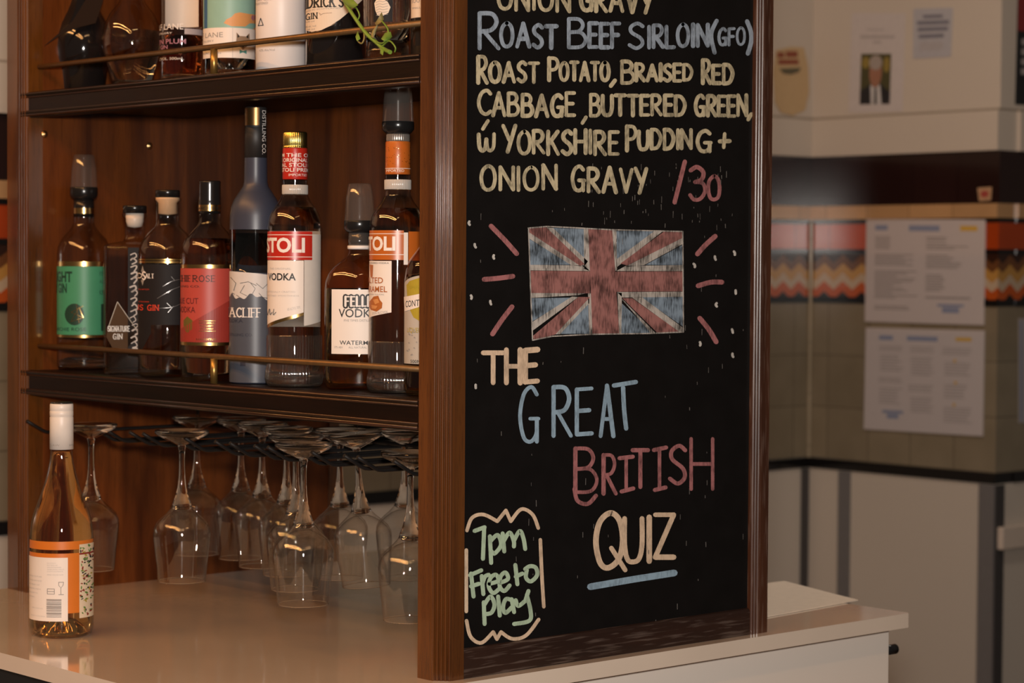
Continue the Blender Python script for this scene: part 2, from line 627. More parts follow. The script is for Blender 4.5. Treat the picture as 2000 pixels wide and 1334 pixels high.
# single-line letters, unit height, for handwriting and for seriffed print
GL = {
    'A': (.70, '0,0 .35,1|.35,1 .70,0|.12,.34 .58,.34'), 'B': (.60, '0,0 0,1|~0,1 .36,.98 .50,.78 .36,.57 .02,.53|~.02,.53 .42,.52 .60,.28 .44,.03 0,0'),
    'C': (.58, '~.58,.86 .40,1 .14,.88 0,.5 .12,.13 .36,0 .58,.12'), 'D': (.60, '0,0 0,1|~0,1 .36,.95 .60,.55 .40,.08 0,0'),
    'E': (.48, '0,0 0,1|0,1 .48,1|0,.52 .40,.52|0,0 .48,0'), 'F': (.46, '0,0 0,1|0,1 .46,1|0,.52 .38,.52'),
    'G': (.66, '~.60,.86 .40,1 .13,.86 0,.47 .13,.08 .38,0 .58,.14 .60,.40|.36,.42 .66,.42|.60,.42 .60,0'),
    'H': (.60, '0,0 0,1|.60,0 .60,1|0,.5 .60,.5'), 'I': (.08, '.04,0 .04,1'), 'J': (.4, '~.4,1 .4,.2 .2,0 0,.15'),
    'K': (.58, '0,0 0,1|.55,1 .03,.45|.18,.58 .58,0'), 'L': (.46, '0,0 0,1|0,0 .46,0'),
    'M': (.76, '0,0 .06,1|.06,1 .38,.3|.38,.3 .70,1|.70,1 .76,0'), 'N': (.62, '0,0 0,1|0,1 .62,0|.62,0 .62,1'),
    'O': (.66, '~.33,1 .08,.82 0,.48 .10,.12 .33,0 .57,.13 .66,.5 .57,.86 .33,1'), 'P': (.52, '0,0 0,1|~0,1 .38,.97 .52,.74 .36,.50 0,.46'),
    'Q': (.68, '~.36,1 .1,.84 0,.48 .1,.1 .3,0 .56,.16 .66,.5 .58,.86 .36,1|.38,.36 .72,-.04'),
    'R': (.58, '0,0 0,1|~0,1 .38,.98 .52,.76 .36,.53 .02,.48|.14,.48 .58,0'), 'S': (.50, '~.50,.88 .30,1 .06,.86 .08,.64 .42,.40 .48,.16 .26,0 0,.13'),
    'T': (.60, '0,1 .60,1|.30,1 .30,0'), 'U': (.60, '~0,1 0,.4 .10,.06 .30,0 .50,.08 .60,.4 .60,1'), 'V': (.62, '0,1 .31,0|.31,0 .62,1'),
    'W': (.9, '0,1 .22,0|.22,0 .45,.75|.45,.75 .68,0|.68,0 .9,1'), 'X': (.6, '0,0 .6,1|0,1 .6,0'), 'Y': (.60, '0,1 .30,.45|.60,1 .22,0'),
    'Z': (.58, '0,1 .58,1|.58,1 0,0|0,0 .58,0'), '0': (.52, '~.26,1 .05,.8 0,.46 .08,.1 .26,0 .46,.12 .52,.5 .44,.88 .26,1'),
    '3': (.52, '~.02,.9 .24,1 .46,.84 .40,.62 .18,.54|~.18,.54 .44,.5 .52,.26 .36,.03 .14,0 0,.14'), '7': (.5, '0,1 .5,1|.5,1 .16,0'),
    '5': (.5, '.45,1 .05,1|.05,1 .03,.58|~.03,.58 .3,.62 .5,.34 .3,0 0,.1'), '2': (.5, '~0,.8 .2,1 .45,.85 .4,.5 0,0|0,0 .5,0'), '4': (.5, '.4,0 .4,1|.4,1 0,.3|0,.3 .5,.3'),
    ',': (.14, '.14,.12 .0,-.22'), '.': (.04, '0,0 .04,.04'), "'": (.06, '.03,1 0,.8'), '(': (.2, '~.2,1.08 .02,.7 0,.35 .12,-.15'), ')': (.2, '~0,1.08 .18,.7 .2,.3 .04,-.15'),
    '/': (.3, '.3,1 0,0'), '+': (.5, '.25,1 .2,.1|0,.5 .5,.52'), '&': (.6, '~.6,0 .1,.75 .25,1 .4,.8 .05,.3 .2,0 .6,.4'), '%': (.6, '.55,1 .05,0'),
    'w': (.62, '~0,.6 .03,.15 .14,0 .27,.1 .31,.42|~.31,.42 .36,.08 .48,0 .6,.16 .62,.62'), 'p': (.44, '.02,.64 .04,-.45|~.04,.56 .2,.68 .42,.5 .40,.18 .2,.02 .04,.12'),
    'm': (.74, '0,0 .02,.66|~.02,.48 .18,.68 .34,.56 .36,0|~.36,.48 .54,.68 .70,.56 .74,0'), 'r': (.36, '0,0 0,.66|~0,.42 .12,.62 .36,.64'),
    'e': (.46, '~.03,.32 .40,.38 .40,.58 .22,.68 .04,.52 0,.26 .14,.03 .30,.02 .46,.14'), 't': (.36, '.10,0 .08,1|0,.58 .36,.66'),
    'o': (.44, '~.22,.66 .04,.5 .02,.18 .2,0 .40,.14 .42,.48 .22,.66'), 'l': (.0, '0,0 0,1'), 'a': (.46, '~.40,.6 .18,.66 .02,.4 .06,.08 .22,0 .40,.16|.42,.66 .44,0'),
    'y': (.46, '~.02,.66 .06,.3 .22,.18 .42,.32|~.46,.7 .44,-.1 .40,-.45 .2,-.5 0,-.42'), ' ': (.32, ''),
}


def glyph(ch):
    w, s = GL[ch]
    out = []
    for part in s.split('|'):
        if not part:
            continue
        c = part[0] == '~'
        pts = [tuple(float(q) for q in t.split(',')) for t in part.lstrip('~').split()]
        out.append((catmull(pts) if c else pts, c))
    return w, out


def word_strokes(word, x0, x1, yt, yb, gap=0.22, rise=0.0, jit=0.0, shear=0.0):
    """strokes of a word fitted into x0..x1, letters yt..yb (y down); rise tilts the line"""
    ws = [max(GL[c][0], 0.0) for c in word]
    tot = sum(ws) + gap * (len(word) - 1)
    k = (x1 - x0) / tot if tot > 0 else (yb - yt)
    x = 0.0
    H = yb - yt
    res = []
    for c, w in zip(word, ws):
        _, st = glyph(c)
        dx, dy, sc = random.uniform(-jit, jit), random.uniform(-jit, jit), 1 + random.uniform(-jit, jit) * 1.2
        for pts, _c in st:
            res.append([(x0 + (x + px + dx * .5) * k + shear * py * H, yb - (py * sc + dy) * H + rise * (x + px) / max(tot, .01)) for px, py in pts])
        x += w + gap
    return res


def ribbon(mb, pts, w, place, mat=0, taper=None):
    """flat stroke of width w along pts; place() puts each point onto its surface"""
    n = len(pts)
    if n < 2:
        return
    Lf, Rg = [], []
    for i in range(n):
        ax, ay = pts[max(i - 1, 0)]
        bx, by = pts[min(i + 1, n - 1)]
        d = math.hypot(bx - ax, by - ay) or 1.0
        nx, ny = -(by - ay) / d, (bx - ax) / d
        ww = w * (taper(i / (n - 1)) if taper else 1.0) * 0.5
        Lf.append((pts[i][0] + nx * ww, pts[i][1] + ny * ww))
        Rg.append((pts[i][0] - nx * ww, pts[i][1] - ny * ww))
    # rounded caps
    def cap(p, q, out):
        cx, cy = (p[0] + q[0]) / 2, (p[1] + q[1]) / 2
        a = math.atan2(p[1] - cy, p[0] - cx)
        r = math.hypot(p[0] - cx, p[1] - cy)
        return [(cx + r * math.cos(a - PI * t / 4 * out), cy + r * math.sin(a - PI * t / 4 * out)) for t in (1, 2, 3)]
    P = Lf + Rg
    vs = [place(*p) for p in P]
    mb.add(vs, [(i, i + 1, n + i + 1, n + i) for i in range(n - 1)], mat)
    for e, o in ((0, 1), (n - 1, -1)):
        dirx = pts[e][0] - pts[1 if e == 0 else n - 2][0]
        diry = pts[e][1] - pts[1 if e == 0 else n - 2][1]
        c1 = cap(Lf[e], Rg[e], 1)
        mid = c1[1]
        if (mid[0] - pts[e][0]) * dirx + (mid[1] - pts[e][1]) * diry < 0:
            c1 = cap(Lf[e], Rg[e], -1)
        mb.add([place(*p) for p in [Lf[e]] + c1 + [Rg[e]]], [(0, 1, 2, 3, 4)], mat)


# ------------------------------------------------------------------ bottles
class Bottle:
    """a bottle standing on a surface; outlines are given in sight-line pixels at its own distance and become metres"""

    def __init__(self, name, label, cat, cx, Z, base_y=None, X=None, ylip=None, group=None):
        if base_y is not None:
            P = at(cx, base_y - 3, 2, Z)
        else:
            P = at(cx, ylip, 0, X)
        P.z = Z
        d = CAM - P
        self.root = thing(name, label, cat, P, math.atan2(d.y, d.x) + PI / 2, group)
        self.cx = cx
        self.P = P
        q = pr(P)
        self.s = q[2] / F_PX
        self.by = base_y if base_y is not None else q[1]

    def z(self, y):
        return (self.by - y) * self.s

    def rev(self, part, prof, mat, parent=None, segs=48, sy=1.0, label=None, ribs=0, depth=0.0, smooth=True, round_=False, inset=0.0):
        P = [(max(0.0, r * self.s - (inset if r > 0 else 0)), self.z(y)) for r, y in prof]
        if round_:
            P = [(max(0, a), b) for a, b in catmull(P, 5)]
        P = sorted(P, key=lambda t: 0) if False else P
        if P[0][1] > P[-1][1]:
            P = P[::-1]
        mb = MB().lathe(P, segs, 0, sy, ribs=ribs, depth=depth, smooth=smooth)
        return mb.build(part, mat, parent or self.root, label)

    def theta(self, x, hw):
        u = (x - self.cx) / hw
        if abs(u) < 0.97:
            return math.asin(u)
        b = math.asin(0.97)
        return math.copysign(b + (abs(u) - 0.97) / 0.6, u)

    def on(self, x, y, hw, off, sy=1.0):
        t = self.theta(x, hw)
        r = hw * self.s + off
        return (r * math.sin(t), -r * math.cos(t) * sy, self.z(y))

    def patch(self, part, x0, x1, y0, y1, hw, mat, parent=None, off=0.0004, top=None, bot=None, sy=1.0, label=None, n=24, back=False):
        """a label wrapped on the body; top/bot(u) shift its edges"""
        mb = MB()
        t0, t1 = self.theta(x0, hw), self.theta(x1, hw)
        if back:
            t0, t1 = t0 + PI, t1 + PI
        r = hw * self.s + off
        vs = []
        for i in range(n + 1):
            u = i / n
            t = t0 + (t1 - t0) * u
            ya = y0 + (top(u) if top else 0)
            yb = y1 + (bot(u) if bot else 0)
            for y in (ya, yb):
                vs.append((r * math.sin(t), -r * math.cos(t) * sy, self.z(y)))
        mb.add(vs, [(2 * i, 2 * i + 1, 2 * i + 3, 2 * i + 2) for i in range(n)], 0, True)
        return mb.build(part, mat, parent or self.root, label)

    def polys(self, part, shapes, hw, mats, parent=None, off=0.0007, sy=1.0, label=None):
        """filled outlines printed on the body: shapes = [(points, material index)]"""
        mb = MB()
        for k, (pts, mi) in enumerate(shapes):
            bm = bmesh.new()
            vs = [bm.verts.new((x, y, 0)) for x, y in pts]
            bm.faces.new(vs)
            bmesh.ops.triangulate(bm, faces=bm.faces[:])
            lo, hi = min(p[0] for p in pts), max(p[0] for p in pts)
            x = lo + hw * 0.08
            while x < hi:
                bmesh.ops.bisect_plane(bm, geom=bm.verts[:] + bm.edges[:] + bm.faces[:], plane_co=(x, 0, 0), plane_no=(1, 0, 0))
                x += hw * 0.08
            bm.verts.index_update()
            mb.add([self.on(v.co.x, v.co.y, hw, off + (k % 9) * 0.00008, sy) for v in bm.verts], [[v.index for v in f.verts] for f in bm.faces], mi)
            bm.free()
        return mb.build(part, mats, parent or self.root, label)

    def text(self, words, hw, mat, parent=None, off=0.0009, sy=1.0, part='lettering', label=None):
        """printed sans words: (text, x0, x1, baseline y, cap height px[, weight[, rise]])"""
        mb = MB()
        for w in words:
            body, x0, x1, yb, h = w[:5]
            wt = w[5] if len(w) > 5 else 0.0
            rise = w[6] if len(w) > 6 else 0.0
            V, Fc, lo, hi = text_mesh(body, wt)
            k = (x1 - x0) / (hi - lo)
            t0, t1 = self.theta(x0, hw), self.theta(x1, hw)
            r = hw * self.s + off
            vs = []
            for vx, vy in V:
                u = (vx - lo) / (hi - lo)
                t = t0 + (t1 - t0) * u
                y = yb - vy / CAPH * h + rise * u
                vs.append((r * math.sin(t), -r * math.cos(t) * sy, self.z(y)))
            mb.add(vs, Fc, 0)
        return mb.build(part, mat, parent or self.root, label)

    def serif(self, words, hw, mat, parent=None, off=0.0009, sy=1.0, wt=0.14, part='lettering', label=None, serifs=True, rot=0.0):
        """seriffed or drawn words made of strokes: (text, x0, x1, top y, base y)"""
        mb = MB()

        def place(x, y):
            return self.on(x, y, hw, off, sy)
        for w in words:
            body, x0, x1, yt, yb = w[:5]
            rise = w[5] if len(w) > 5 else 0.0
            H = yb - yt
            for pts in word_strokes(body, x0, x1, yt, yb, 0.26, rise):
                dense = []
                for a, b in zip(pts, pts[1:]):
                    m = max(1, int(abs(b[0] - a[0]) / (hw * 0.08)))
                    dense += [(a[0] + (b[0] - a[0]) * i / m, a[1] + (b[1] - a[1]) * i / m) for i in range(m)]
                dense.append(pts[-1])
                thin = len(pts) == 2 and abs(pts[0][1] - pts[1][1]) < 0.2 * H
                ribbon(mb, dense, H * wt * (0.6 if thin else 1.0), place)
                if serifs and len(pts) == 2 and not thin:
                    for q in pts:
                        ribbon(mb, [(q[0] - H * .15, q[1]), (q[0] + H * .15, q[1])], H * wt * .55, place)
        return mb.build(part, mat, parent or self.root, label)


_TX = {}


def text_mesh(body, wt=0.0):
    key = (body, wt)
    if key not in _TX:
        c = bpy.data.curves.new('lettering', 'FONT')
        c.body = body
        c.size = 1.0
        c.offset = wt
        c.resolution_u = 3
        o = bpy.data.objects.new('lettering', c)
        me = bpy.data.meshes.new_from_object(o)
        bm = bmesh.new()
        bm.from_mesh(me)
        lo, hi = min(v.co.x for v in bm.verts), max(v.co.x for v in bm.verts)
        x = lo + 0.12
        while x < hi:
            bmesh.ops.bisect_plane(bm, geom=bm.verts[:] + bm.edges[:] + bm.faces[:], plane_co=(x, 0, 0), plane_no=(1, 0, 0))
            x += 0.12
        bm.verts.index_update()
        _TX[key] = ([(v.co.x, v.co.y) for v in bm.verts], [[v.index for v in f.verts] for f in bm.faces], lo, hi)
        bm.free()
        bpy.data.objects.remove(o)
        bpy.data.curves.remove(c)
        bpy.data.meshes.remove(me)
    return _TX[key]


CAPH = max(y for x, y in text_mesh('H')[0])

# ------------------------------------------------------------------ the room
def structure(o):
    o['kind'] = 'structure'
    return o


FLOOR_Z = -1.0
M_FLOOR = plain('dark_floor_boards', (0.10, 0.06, 0.04), 0.5, 0, 0.3, 8)
mb = MB()
mb.box((-4.0, -4.0, FLOOR_Z - 0.05), (5.6, 2.3, FLOOR_Z))
structure(mb.build('floor', M_FLOOR))

WB, WR, WN = 2.212, 3.30, 1.545     # back wall y, right wall x, return wall y
T_GREY = tile('sage_glazed_tile', (0.235, 0.190, 0.130), 0.14, 0.152, 0.152, 0.6, 0.10, (0.03, -0.421))
T_ORNG = tile('orange_glazed_tile', (0.40, 0.055, 0.010), 0.12, 0.152, 0.2, 0.35, 0.15, (0.03, -0.577))
T_MAROON = tile('maroon_glazed_tile', (0.022, 0.009, 0.008), 0.12, 0.152, 0.4, 0.6, 0.1, (0.03, -0.70))
T_TAN = tile('tan_glazed_tile', (0.48, 0.28, 0.135), 0.15, 0.152, 0.2, 0.6, 0.1, (0.03, -0.66))
T_CHEV = chevron('zigzag_glazed_tile', 0.439, 0.565, 0.070, 0.0)
T_BLACK = plain('black_glazed_tile', (0.008, 0.007, 0.007), 0.12)
P_WALL = plain('cream_gloss_wall_paint', (0.53, 0.465, 0.40), 0.30, 0, 0.02, 3)
P_DADO = plain('cream_dado_sheet', (0.56, 0.49, 0.42), 0.30, 0, 0.02, 3)
P_STRIP = plain('grey_cover_strip', (0.16, 0.15, 0.15), 0.35)
WMATS = [P_WALL, T_MAROON, T_TAN, T_BLACK, T_ORNG, T_CHEV, T_GREY, P_DADO, plain('wall_line', (.30, .25, .20), .5)]  # the last one is a thin darker line above the ledge band
BANDS = [(FLOOR_Z, -0.066, 7, 0.0), (-0.066, -0.036, 3, 0.004), (-0.036, 0.421, 6, 0.0), (0.421, 0.439, 3, 0.003), (0.439, 0.565, 5, 0.0),
         (0.565, 0.577, 3, 0.002), (0.577, 0.651, 4, 0.0), (0.651, 0.664, 3, 0.002), (0.664, 0.703, 2, 0.008), (0.703, 0.848, 1, 0.0),
         (0.848, 0.956, 0, 0.010), (0.956, 0.963, 8, 0.006), (0.963, 1.60, 0, 0.0)]


def wall(name, run, a0, a1, pos, face):
    """run: axis the wall runs along; face: sign of the direction it looks"""
    mb = MB()
    for z0, z1, mi, out in BANDS:
        p0, p1 = (pos - 0.08, pos + out) if face > 0 else (pos - out, pos + 0.08)
        if run == 'x':
            mb.box((a0, p0, z0), (a1, p1, z1), mi)
        else:
            mb.box((p0, a0, z0), (p1, a1, z1), mi)
    return structure(mb.build(name, WMATS))


wall('wall_back', 'x', -1.6, WR, WB, -1)
wall('wall_right', 'y', WN, WB, WR, -1)
wall('wall_return', 'x', WR + 0.08, 5.4, WN, -1)
# glazed corner bead where the two walls meet, flat cover strips over the sheet joints
mb = MB()
mb.lathe([(0.0065, -0.036), (0.0065, 0.66)], 16)
mb.v = [(WR - .004 + x, WB - .004 + y, z) for x, y, z in mb.v]
structure(mb.build('trim_1', tile('sage_corner_bead', (0.33, 0.27, 0.19), 0.12, .152, .152, .7)))
for i, (px, half) in enumerate(((1650, 0.0215), )):
    P = at(px, 1000, 0, WR)
    structure(MB().box((WR - 0.006, P.y - half, FLOOR_Z), (WR - 0.0005, P.y + half, -0.068)).build('trim_2', P_STRIP))
P = at(1577, 1000, 1, WB)
structure(MB().box((WR - 0.034, WB - 0.006, FLOOR_Z), (WR - 0.004, WB - 0.0005, -0.068)).build('trim_3', plain('dark_cover_strip', (0.05, 0.045, 0.045), 0.4)))
structure(MB().box((WR - 0.007, WN - 0.002, FLOOR_Z), (WR - 0.0005, WN + 0.05, -0.068)).build('trim_4', P_STRIP))
structure(MB().box((WR - 0.002, WN - 0.007, FLOOR_Z), (WR + 0.035, WN - 0.0005, -0.068)).build('trim_5', plain('dark_cover_strip', (0, 0, 0))))


# ---- papers on the walls
def sheet(name, label, cat, corners, axis, pos, mat, group=None, off=0.0015):
    """paper fixed flat on a wall; corners are sight-line pixels on that wall"""
    pts = [at(x, y, axis, pos - off) for x, y in corners]
    c = sum(pts, Vector()) / 4
    root = thing(name, label, cat, c, 0, group)
    mb = MB()
    q = [p - c for p in pts]
    back = [Vector(p) for p in q]
    for b in back:
        b[axis] += off * 0.9
    mb.add(q + back, [(0, 1, 2, 3), (7, 6, 5, 4), (0, 4, 5, 1), (1, 5, 6, 2), (2, 6, 7, 3), (3, 7, 4, 0)])
    mb.build('paper', mat, root)

    def place(u, v, o=0.0004):
        p = q[0] * (1 - u) * (1 - v) + q[1] * u * (1 - v) + q[2] * u * v + q[3] * (1 - u) * v
        p = Vector(p)
        p[axis] -= o
        return tuple(p)
    return root, place


def bars(root, place, part, rects, mat, o=0.0004, label=None):
    mb = MB()
    for u0, v0, u1, v1 in rects:
        mb.add([place(u0, v0, o), place(u1, v0, o), place(u1, v1, o), place(u0, v1, o)], [(0, 1, 2, 3)])
    return mb.build(part, mat, root, label)


def lines(u0, u1, v0, v1, n, rag=0.3):
    out = []
    h = (v1 - v0) / n
    for i in range(n):
        out.append((u0, v0 + i * h, u0 + (u1 - u0) * (1 - random.random() * rag), v0 + i * h + h * 0.5))
    return out


A4 = plain('white_notice_paper', (0.50, 0.45, 0.45), 0.35, 0, 0.02)
INK_BL = plain('blue_grey_print', (0.22, 0.25, 0.36), 0.5)
INK_YL = plain('mustard_header_print', (0.55, 0.34, 0.06), 0.5)
INK_N = plain('notice_grey_print', (0.30, 0.27, 0.27), 0.5)
INK_NL = plain('notice_pale_print', (0.38, 0.34, 0.34), 0.5)

r, pl = sheet('notice_sheet', 'large white two-column notice on the tiles, upper of the two big notices', 'notice', [(1692, 427), (1924, 429), (1921, 635), (1689, 628)], 0, WR, A4, 'large notices on the tiled wall', .0046)
bars(r, pl, 'printed_heading', [(0.08, .06, .19, .11), (.37, .06, .63, .115)], INK_BL)
bars(r, pl, 'printed_logo', [(.80, .06, .94, .11)], INK_YL)
bars(r, pl, 'printed_text', lines(.08, .22, .17, .30, 6, .2) + lines(.08, .42, .34, .46, 5, .5) + lines(.08, .46, .50, .78, 12, .6) + lines(.08, .40, .84, .89, 2)
     + lines(.52, .70, .17, .22, 2) + lines(.52, .92, .23, .30, 3, .7) + lines(.52, .82, .34, .48, 6, .6) + lines(.52, .70, .53, .70, 7, .4) + lines(.52, .92, .74, .78, 1, .1), INK_N)
bars(r, pl, 'printed_badge', [(.62, .81, .84, .835), (.66, .84, .80, .895)], INK_BL)
r, pl = sheet('notice_sheet', 'large white three-column notice on the tiles, lower of the two big notices', 'notice', [(1691, 640), (1922, 646), (1919, 852), (1687, 838)], 0, WR, A4, 'large notices on the tiled wall', .0046)
bars(r, pl, 'printed_heading', [(.12, .07, .24, .115), (.36, .07, .62, .115)], INK_BL)
bars(r, pl, 'printed_logo', [(.77, .07, .90, .105)], INK_YL)
bars(r, pl, 'printed_text', lines(.12, .33, .17, .23, 3, .1) + lines(.13, .34, .26, .43, 6, .3) + lines(.12, .33, .48, .54, 3, .1) + lines(.13, .33, .58, .75, 6, .3)
     + lines(.39, .60, .17, .24, 3, .1) + lines(.40, .60, .27, .46, 7, .2) + lines(.38, .62, .54, .62, 3, .2) + lines(.40, .60, .66, .82, 6, .3)
     + lines(.66, .90, .17, .25, 3, .1) + lines(.68, .90, .31, .45, 5, .2) + lines(.68, .90, .52, .67, 5, .3) + lines(.68, .92, .74, .90, 6, .2), INK_NL)
bars(r, pl, 'printed_badge', [(.16, .80, .34, .83), (.20, .835, .30, .88)], INK_BL)
bars(r, pl, 'bullet_marks', [(.755, .28, .775, .31), (.765, .49, .785, .52), (.755, .70, .775, .73)], INK_YL)

r, pl = sheet('notice_sheet', 'tall white sheet with a small portrait photo, high on the cream wall', 'notice', [(1663, 25), (1768, 26), (1762, 218), (1657, 220)], 0, WR, plain('tribute_paper', (0.52, 0.47, 0.46), .4), 'papers on the cream upper wall')
bars(r, pl, 'printed_text', [(.30, .16, .62, .175), (.18, .225, .82, .255), (.42, .28, .58, .305)], INK_NL)
mb = MB()


def flat(pts, mi, o):
    mb.add([pl(u, v, o) for u, v in pts], [tuple(range(len(pts)))], mi)


def oval(cu, cv, ru, rv, n=20):
    return [(cu + ru * math.cos(2 * PI * i / n), cv + rv * math.sin(2 * PI * i / n)) for i in range(n)]


flat([(.21, .41), (.77, .41), (.77, .92), (.21, .92)], 0, .0004)
flat(oval(.30, .50, .07, .06), 5, .0005)
flat(oval(.69, .52, .06, .08), 5, .0005)
flat([(.21, .78), (.40, .72), (.60, .72), (.77, .80), (.77, .92), (.21, .92)], 1, .0006)
flat([(.40, .72), (.49, .76), (.58, .72), (.62, .92), (.42, .92)], 2, .0007)
flat([(.48, .76), (.52, .76), (.53, .92), (.48, .92)], 1, .0008)
flat(oval(.49, .60, .115, .15), 3, .0009)
flat(oval(.49, .50, .12, .075), 4, .0010)
mb.build('photo_print', [plain('photo_foliage', (.06, .055, .02), .4), plain('photo_suit', (.012, .013, .017), .4), plain('photo_shirt', (.5, .48, .48), .4),
                         plain('photo_skin', (.30, .14, .09), .4), plain('photo_grey_hair', (.33, .28, .25), .4), plain('photo_yellow_leaf', (.25, .18, .04), .4)], r,
         'small photo of a grey-haired person in dark suit and tie')
r, pl = sheet('notice_sheet', 'small pale blue-grey notice with four bold lines, high on the cream wall', 'notice', [(1784, 17), (1861, 15), (1857, 111), (1783, 115)], 0, WR, plain('pale_blue_paper', (.40, .39, .42), .4), 'papers on the cream upper wall')
bars(r, pl, 'printed_text', [(.25, .13, .75, .20), (.10, .25, .92, .33), (.12, .38, .90, .46), (.15, .52, .80, .60)], plain('notice_dark_print', (.17, .17, .21), .5))
bars(r, pl, 'printed_small_text', lines(.18, .80, .68, .86, 5, .1), INK_NL)
r, pl = sheet('sticker', 'small torn yellow sticker with red mark on the maroon tile band', 'sticker', [(1909, 367), (1937, 365), (1935, 391), (1912, 393)], 0, WR, plain('torn_sticker_paper', (.42, .25, .14), .5))
mb = MB().add([pl(*p) for p in oval(.5, .5, .32, .26)], [tuple(range(20))])
mb.build('printed_mark', plain('sticker_red', (.32, .05, .04), .5), r)
# round-ended tan card on the back wall
P = [(1516, 98), (1545, 91), (1570, 93), (1578, 130), (1580, 180), (1572, 215), (1548, 226), (1525, 220), (1514, 200), (1510, 140)]
pts = [at(x, y, 1, WB - .002) for x, y in P]
c = sum(pts, Vector()) / len(pts)
root = thing('hanging_card', 'tan round-ended card with red lettering on the wall right of the chalkboard', 'card', c)
mb = MB().prism([(p.x - c.x, p.z - c.z) for p in pts], -.001, .001, 'y')
mb.build('card', plain('tan_card', (.50, .35, .19), .5), root)


def wallbar(rects, mat, name):
    mb = MB()
    for x0, y0, x1, y1 in rects:
        q = [at(x, y, 1, WB - .0035) - c for x, y in ((x0, y0), (x1, y0), (x1, y1), (x0, y1))]
        mb.add(q, [(0, 1, 2, 3)])
    return mb.build(name, mat, root)


wallbar([(1518, 102, 1532, 113), (1535, 100, 1558, 112), (1520, 116, 1560, 126)], plain('brown_red_print', (.24, .06, .03), .5), 'printed_lettering')
mb = MB()
q = [at(x, y, 1, WB - .0035) - c for x, y in ((1522, 134), (1565, 132), (1560, 141), (1545, 146), (1530, 144))]
mb.add(q, [(0, 1, 2, 3, 4)])
mb.build('printed_banner', plain('olive_print', (.10, .085, .05), .5), root)

r, pl = sheet('wall_poster', 'red and black poster cut off at the top right edge', 'poster', [(1990, -70), (2060, -70), (2060, 208), (1983, 204)], 1, WN, plain('poster_black', (.012, .012, .014), .4))
bars(r, pl, 'red_panel', [(0, 0, 1, .475)], plain('poster_red', (.20, .02, .02), .4))
bars(r, pl, 'printed_lettering', [(.12, .53, .9, .575), (.12, .60, .9, .645), (.12, .67, .8, .715), (.12, .74, .7, .785)], INK_N)
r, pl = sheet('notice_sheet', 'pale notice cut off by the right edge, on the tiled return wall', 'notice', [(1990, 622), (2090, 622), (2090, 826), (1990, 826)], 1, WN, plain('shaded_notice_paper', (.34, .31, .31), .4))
bars(r, pl, 'printed_border', [(.02, .02, .06, .98)], INK_BL)
# pale rail plate on the return wall
root = thing('wall_plate', 'pale plate on the cream return wall at the right edge', 'plate', at(1985, 1045, 1, WN - .012))
c = Vector(root.location)
a, b = at(1951, 1074, 1, WN - .012) - c, at(2050, 1018, 1, WN - .012) - c
MB().box((a.x, -.012, a.z), (b.x, .011, b.z)).build('plate', plain('pale_plate', (.60, .50, .42), .4), root, None, .003)

# ------------------------------------------------------------------ counter
root = thing('countertop', 'white polished stone bar top under the shelf unit', 'countertop', (0.3, 0.5, -0.022))
ox, oy, oz = root.location
mb = MB()
R_ = 0.05
x0, x1, y0, y1 = -0.313, 0.926, -0.020, 1.088
poly = [(x0 + R_ - R_ * math.cos(t), y0 + R_ - R_ * math.sin(t)) for t in [PI / 2 * i / 8 for i in range(9)]] + [(x1 - .004, y0), (x1, y0 + .004), (x1, y1), (x0, y1)]
mb.prism([(x - ox, y - oy) for x, y in poly], 0, 0.022, 'z')
mb.build('worktop_slab', WHITE_TOP, root, None, 0.0025)

root = thing('bar_cabinet', 'white fronted bar cabinet under the stone top', 'cabinet', (0.3, 0.5, FLOOR_Z))
mb = MB().box((-0.275 - ox, 0.006 - oy, 0), (0.908 - ox, 1.07 - oy, -FLOOR_Z - 0.0235))
mb.build('carcass', WHITE_CAB, root, None, 0.001)
mb = MB().box((-0.285 - ox, 0.010 - oy, 0.1), (-0.2755 - ox, 1.07 - oy, -FLOOR_Z - 0.0235))
mb.build('front_panel', BLACK_FRONT, root, 'black panel on the drinkers side')
P = at(1744, 1268, 0, 0.93)
mb = MB().tube([(0.908 - ox, P.y - oy, P.z - FLOOR_Z), (0.935 - ox, P.y - oy, P.z - FLOOR_Z)], .008, 12)
mb.lathe([(0.0, 0), (.0, .0)], 4)
k = mb.build('hook_knob', BLACK, root, 'dark knob on the cabinet end')

# sheet of paper lying on the counter behind the chalkboard
pp = [at(1676, 1172, 2, .0015), at(1532, 1135, 2, .0015), Vector((0.70, 0.34, .0015)), Vector((0.66, 0.085, .0015))]
c = sum(pp, Vector()) / 4
root = thing('paper_sheet', 'loose sheet of paper lying on the counter behind the chalkboard', 'paper', (c.x, c.y, .0003))
MB().prism([(p.x - c.x, p.y - c.y) for p in pp], 0.0002, .0016, 'z').build('sheet', plain('counter_paper', (.78, .66, .54), .55), root)
mb = MB()
for i in range(6):
    u = .25 + i * .08
    a = pp[1].lerp(pp[0], u) - c
    b = pp[2].lerp(pp[3], u) - c
    p, q = a.lerp(b, .10), a.lerp(b, .10 + .25 + .1 * random.random())
    w = (pp[0] - pp[1]).normalized() * .0025
    z = Vector((0, 0, .0008))
    mb.add([p + z, q + z, q + w + z, p + w + z], [(0, 1, 2, 3)])
mb.build('printed_text', plain('faint_print', (.50, .38, .30), .6), root)

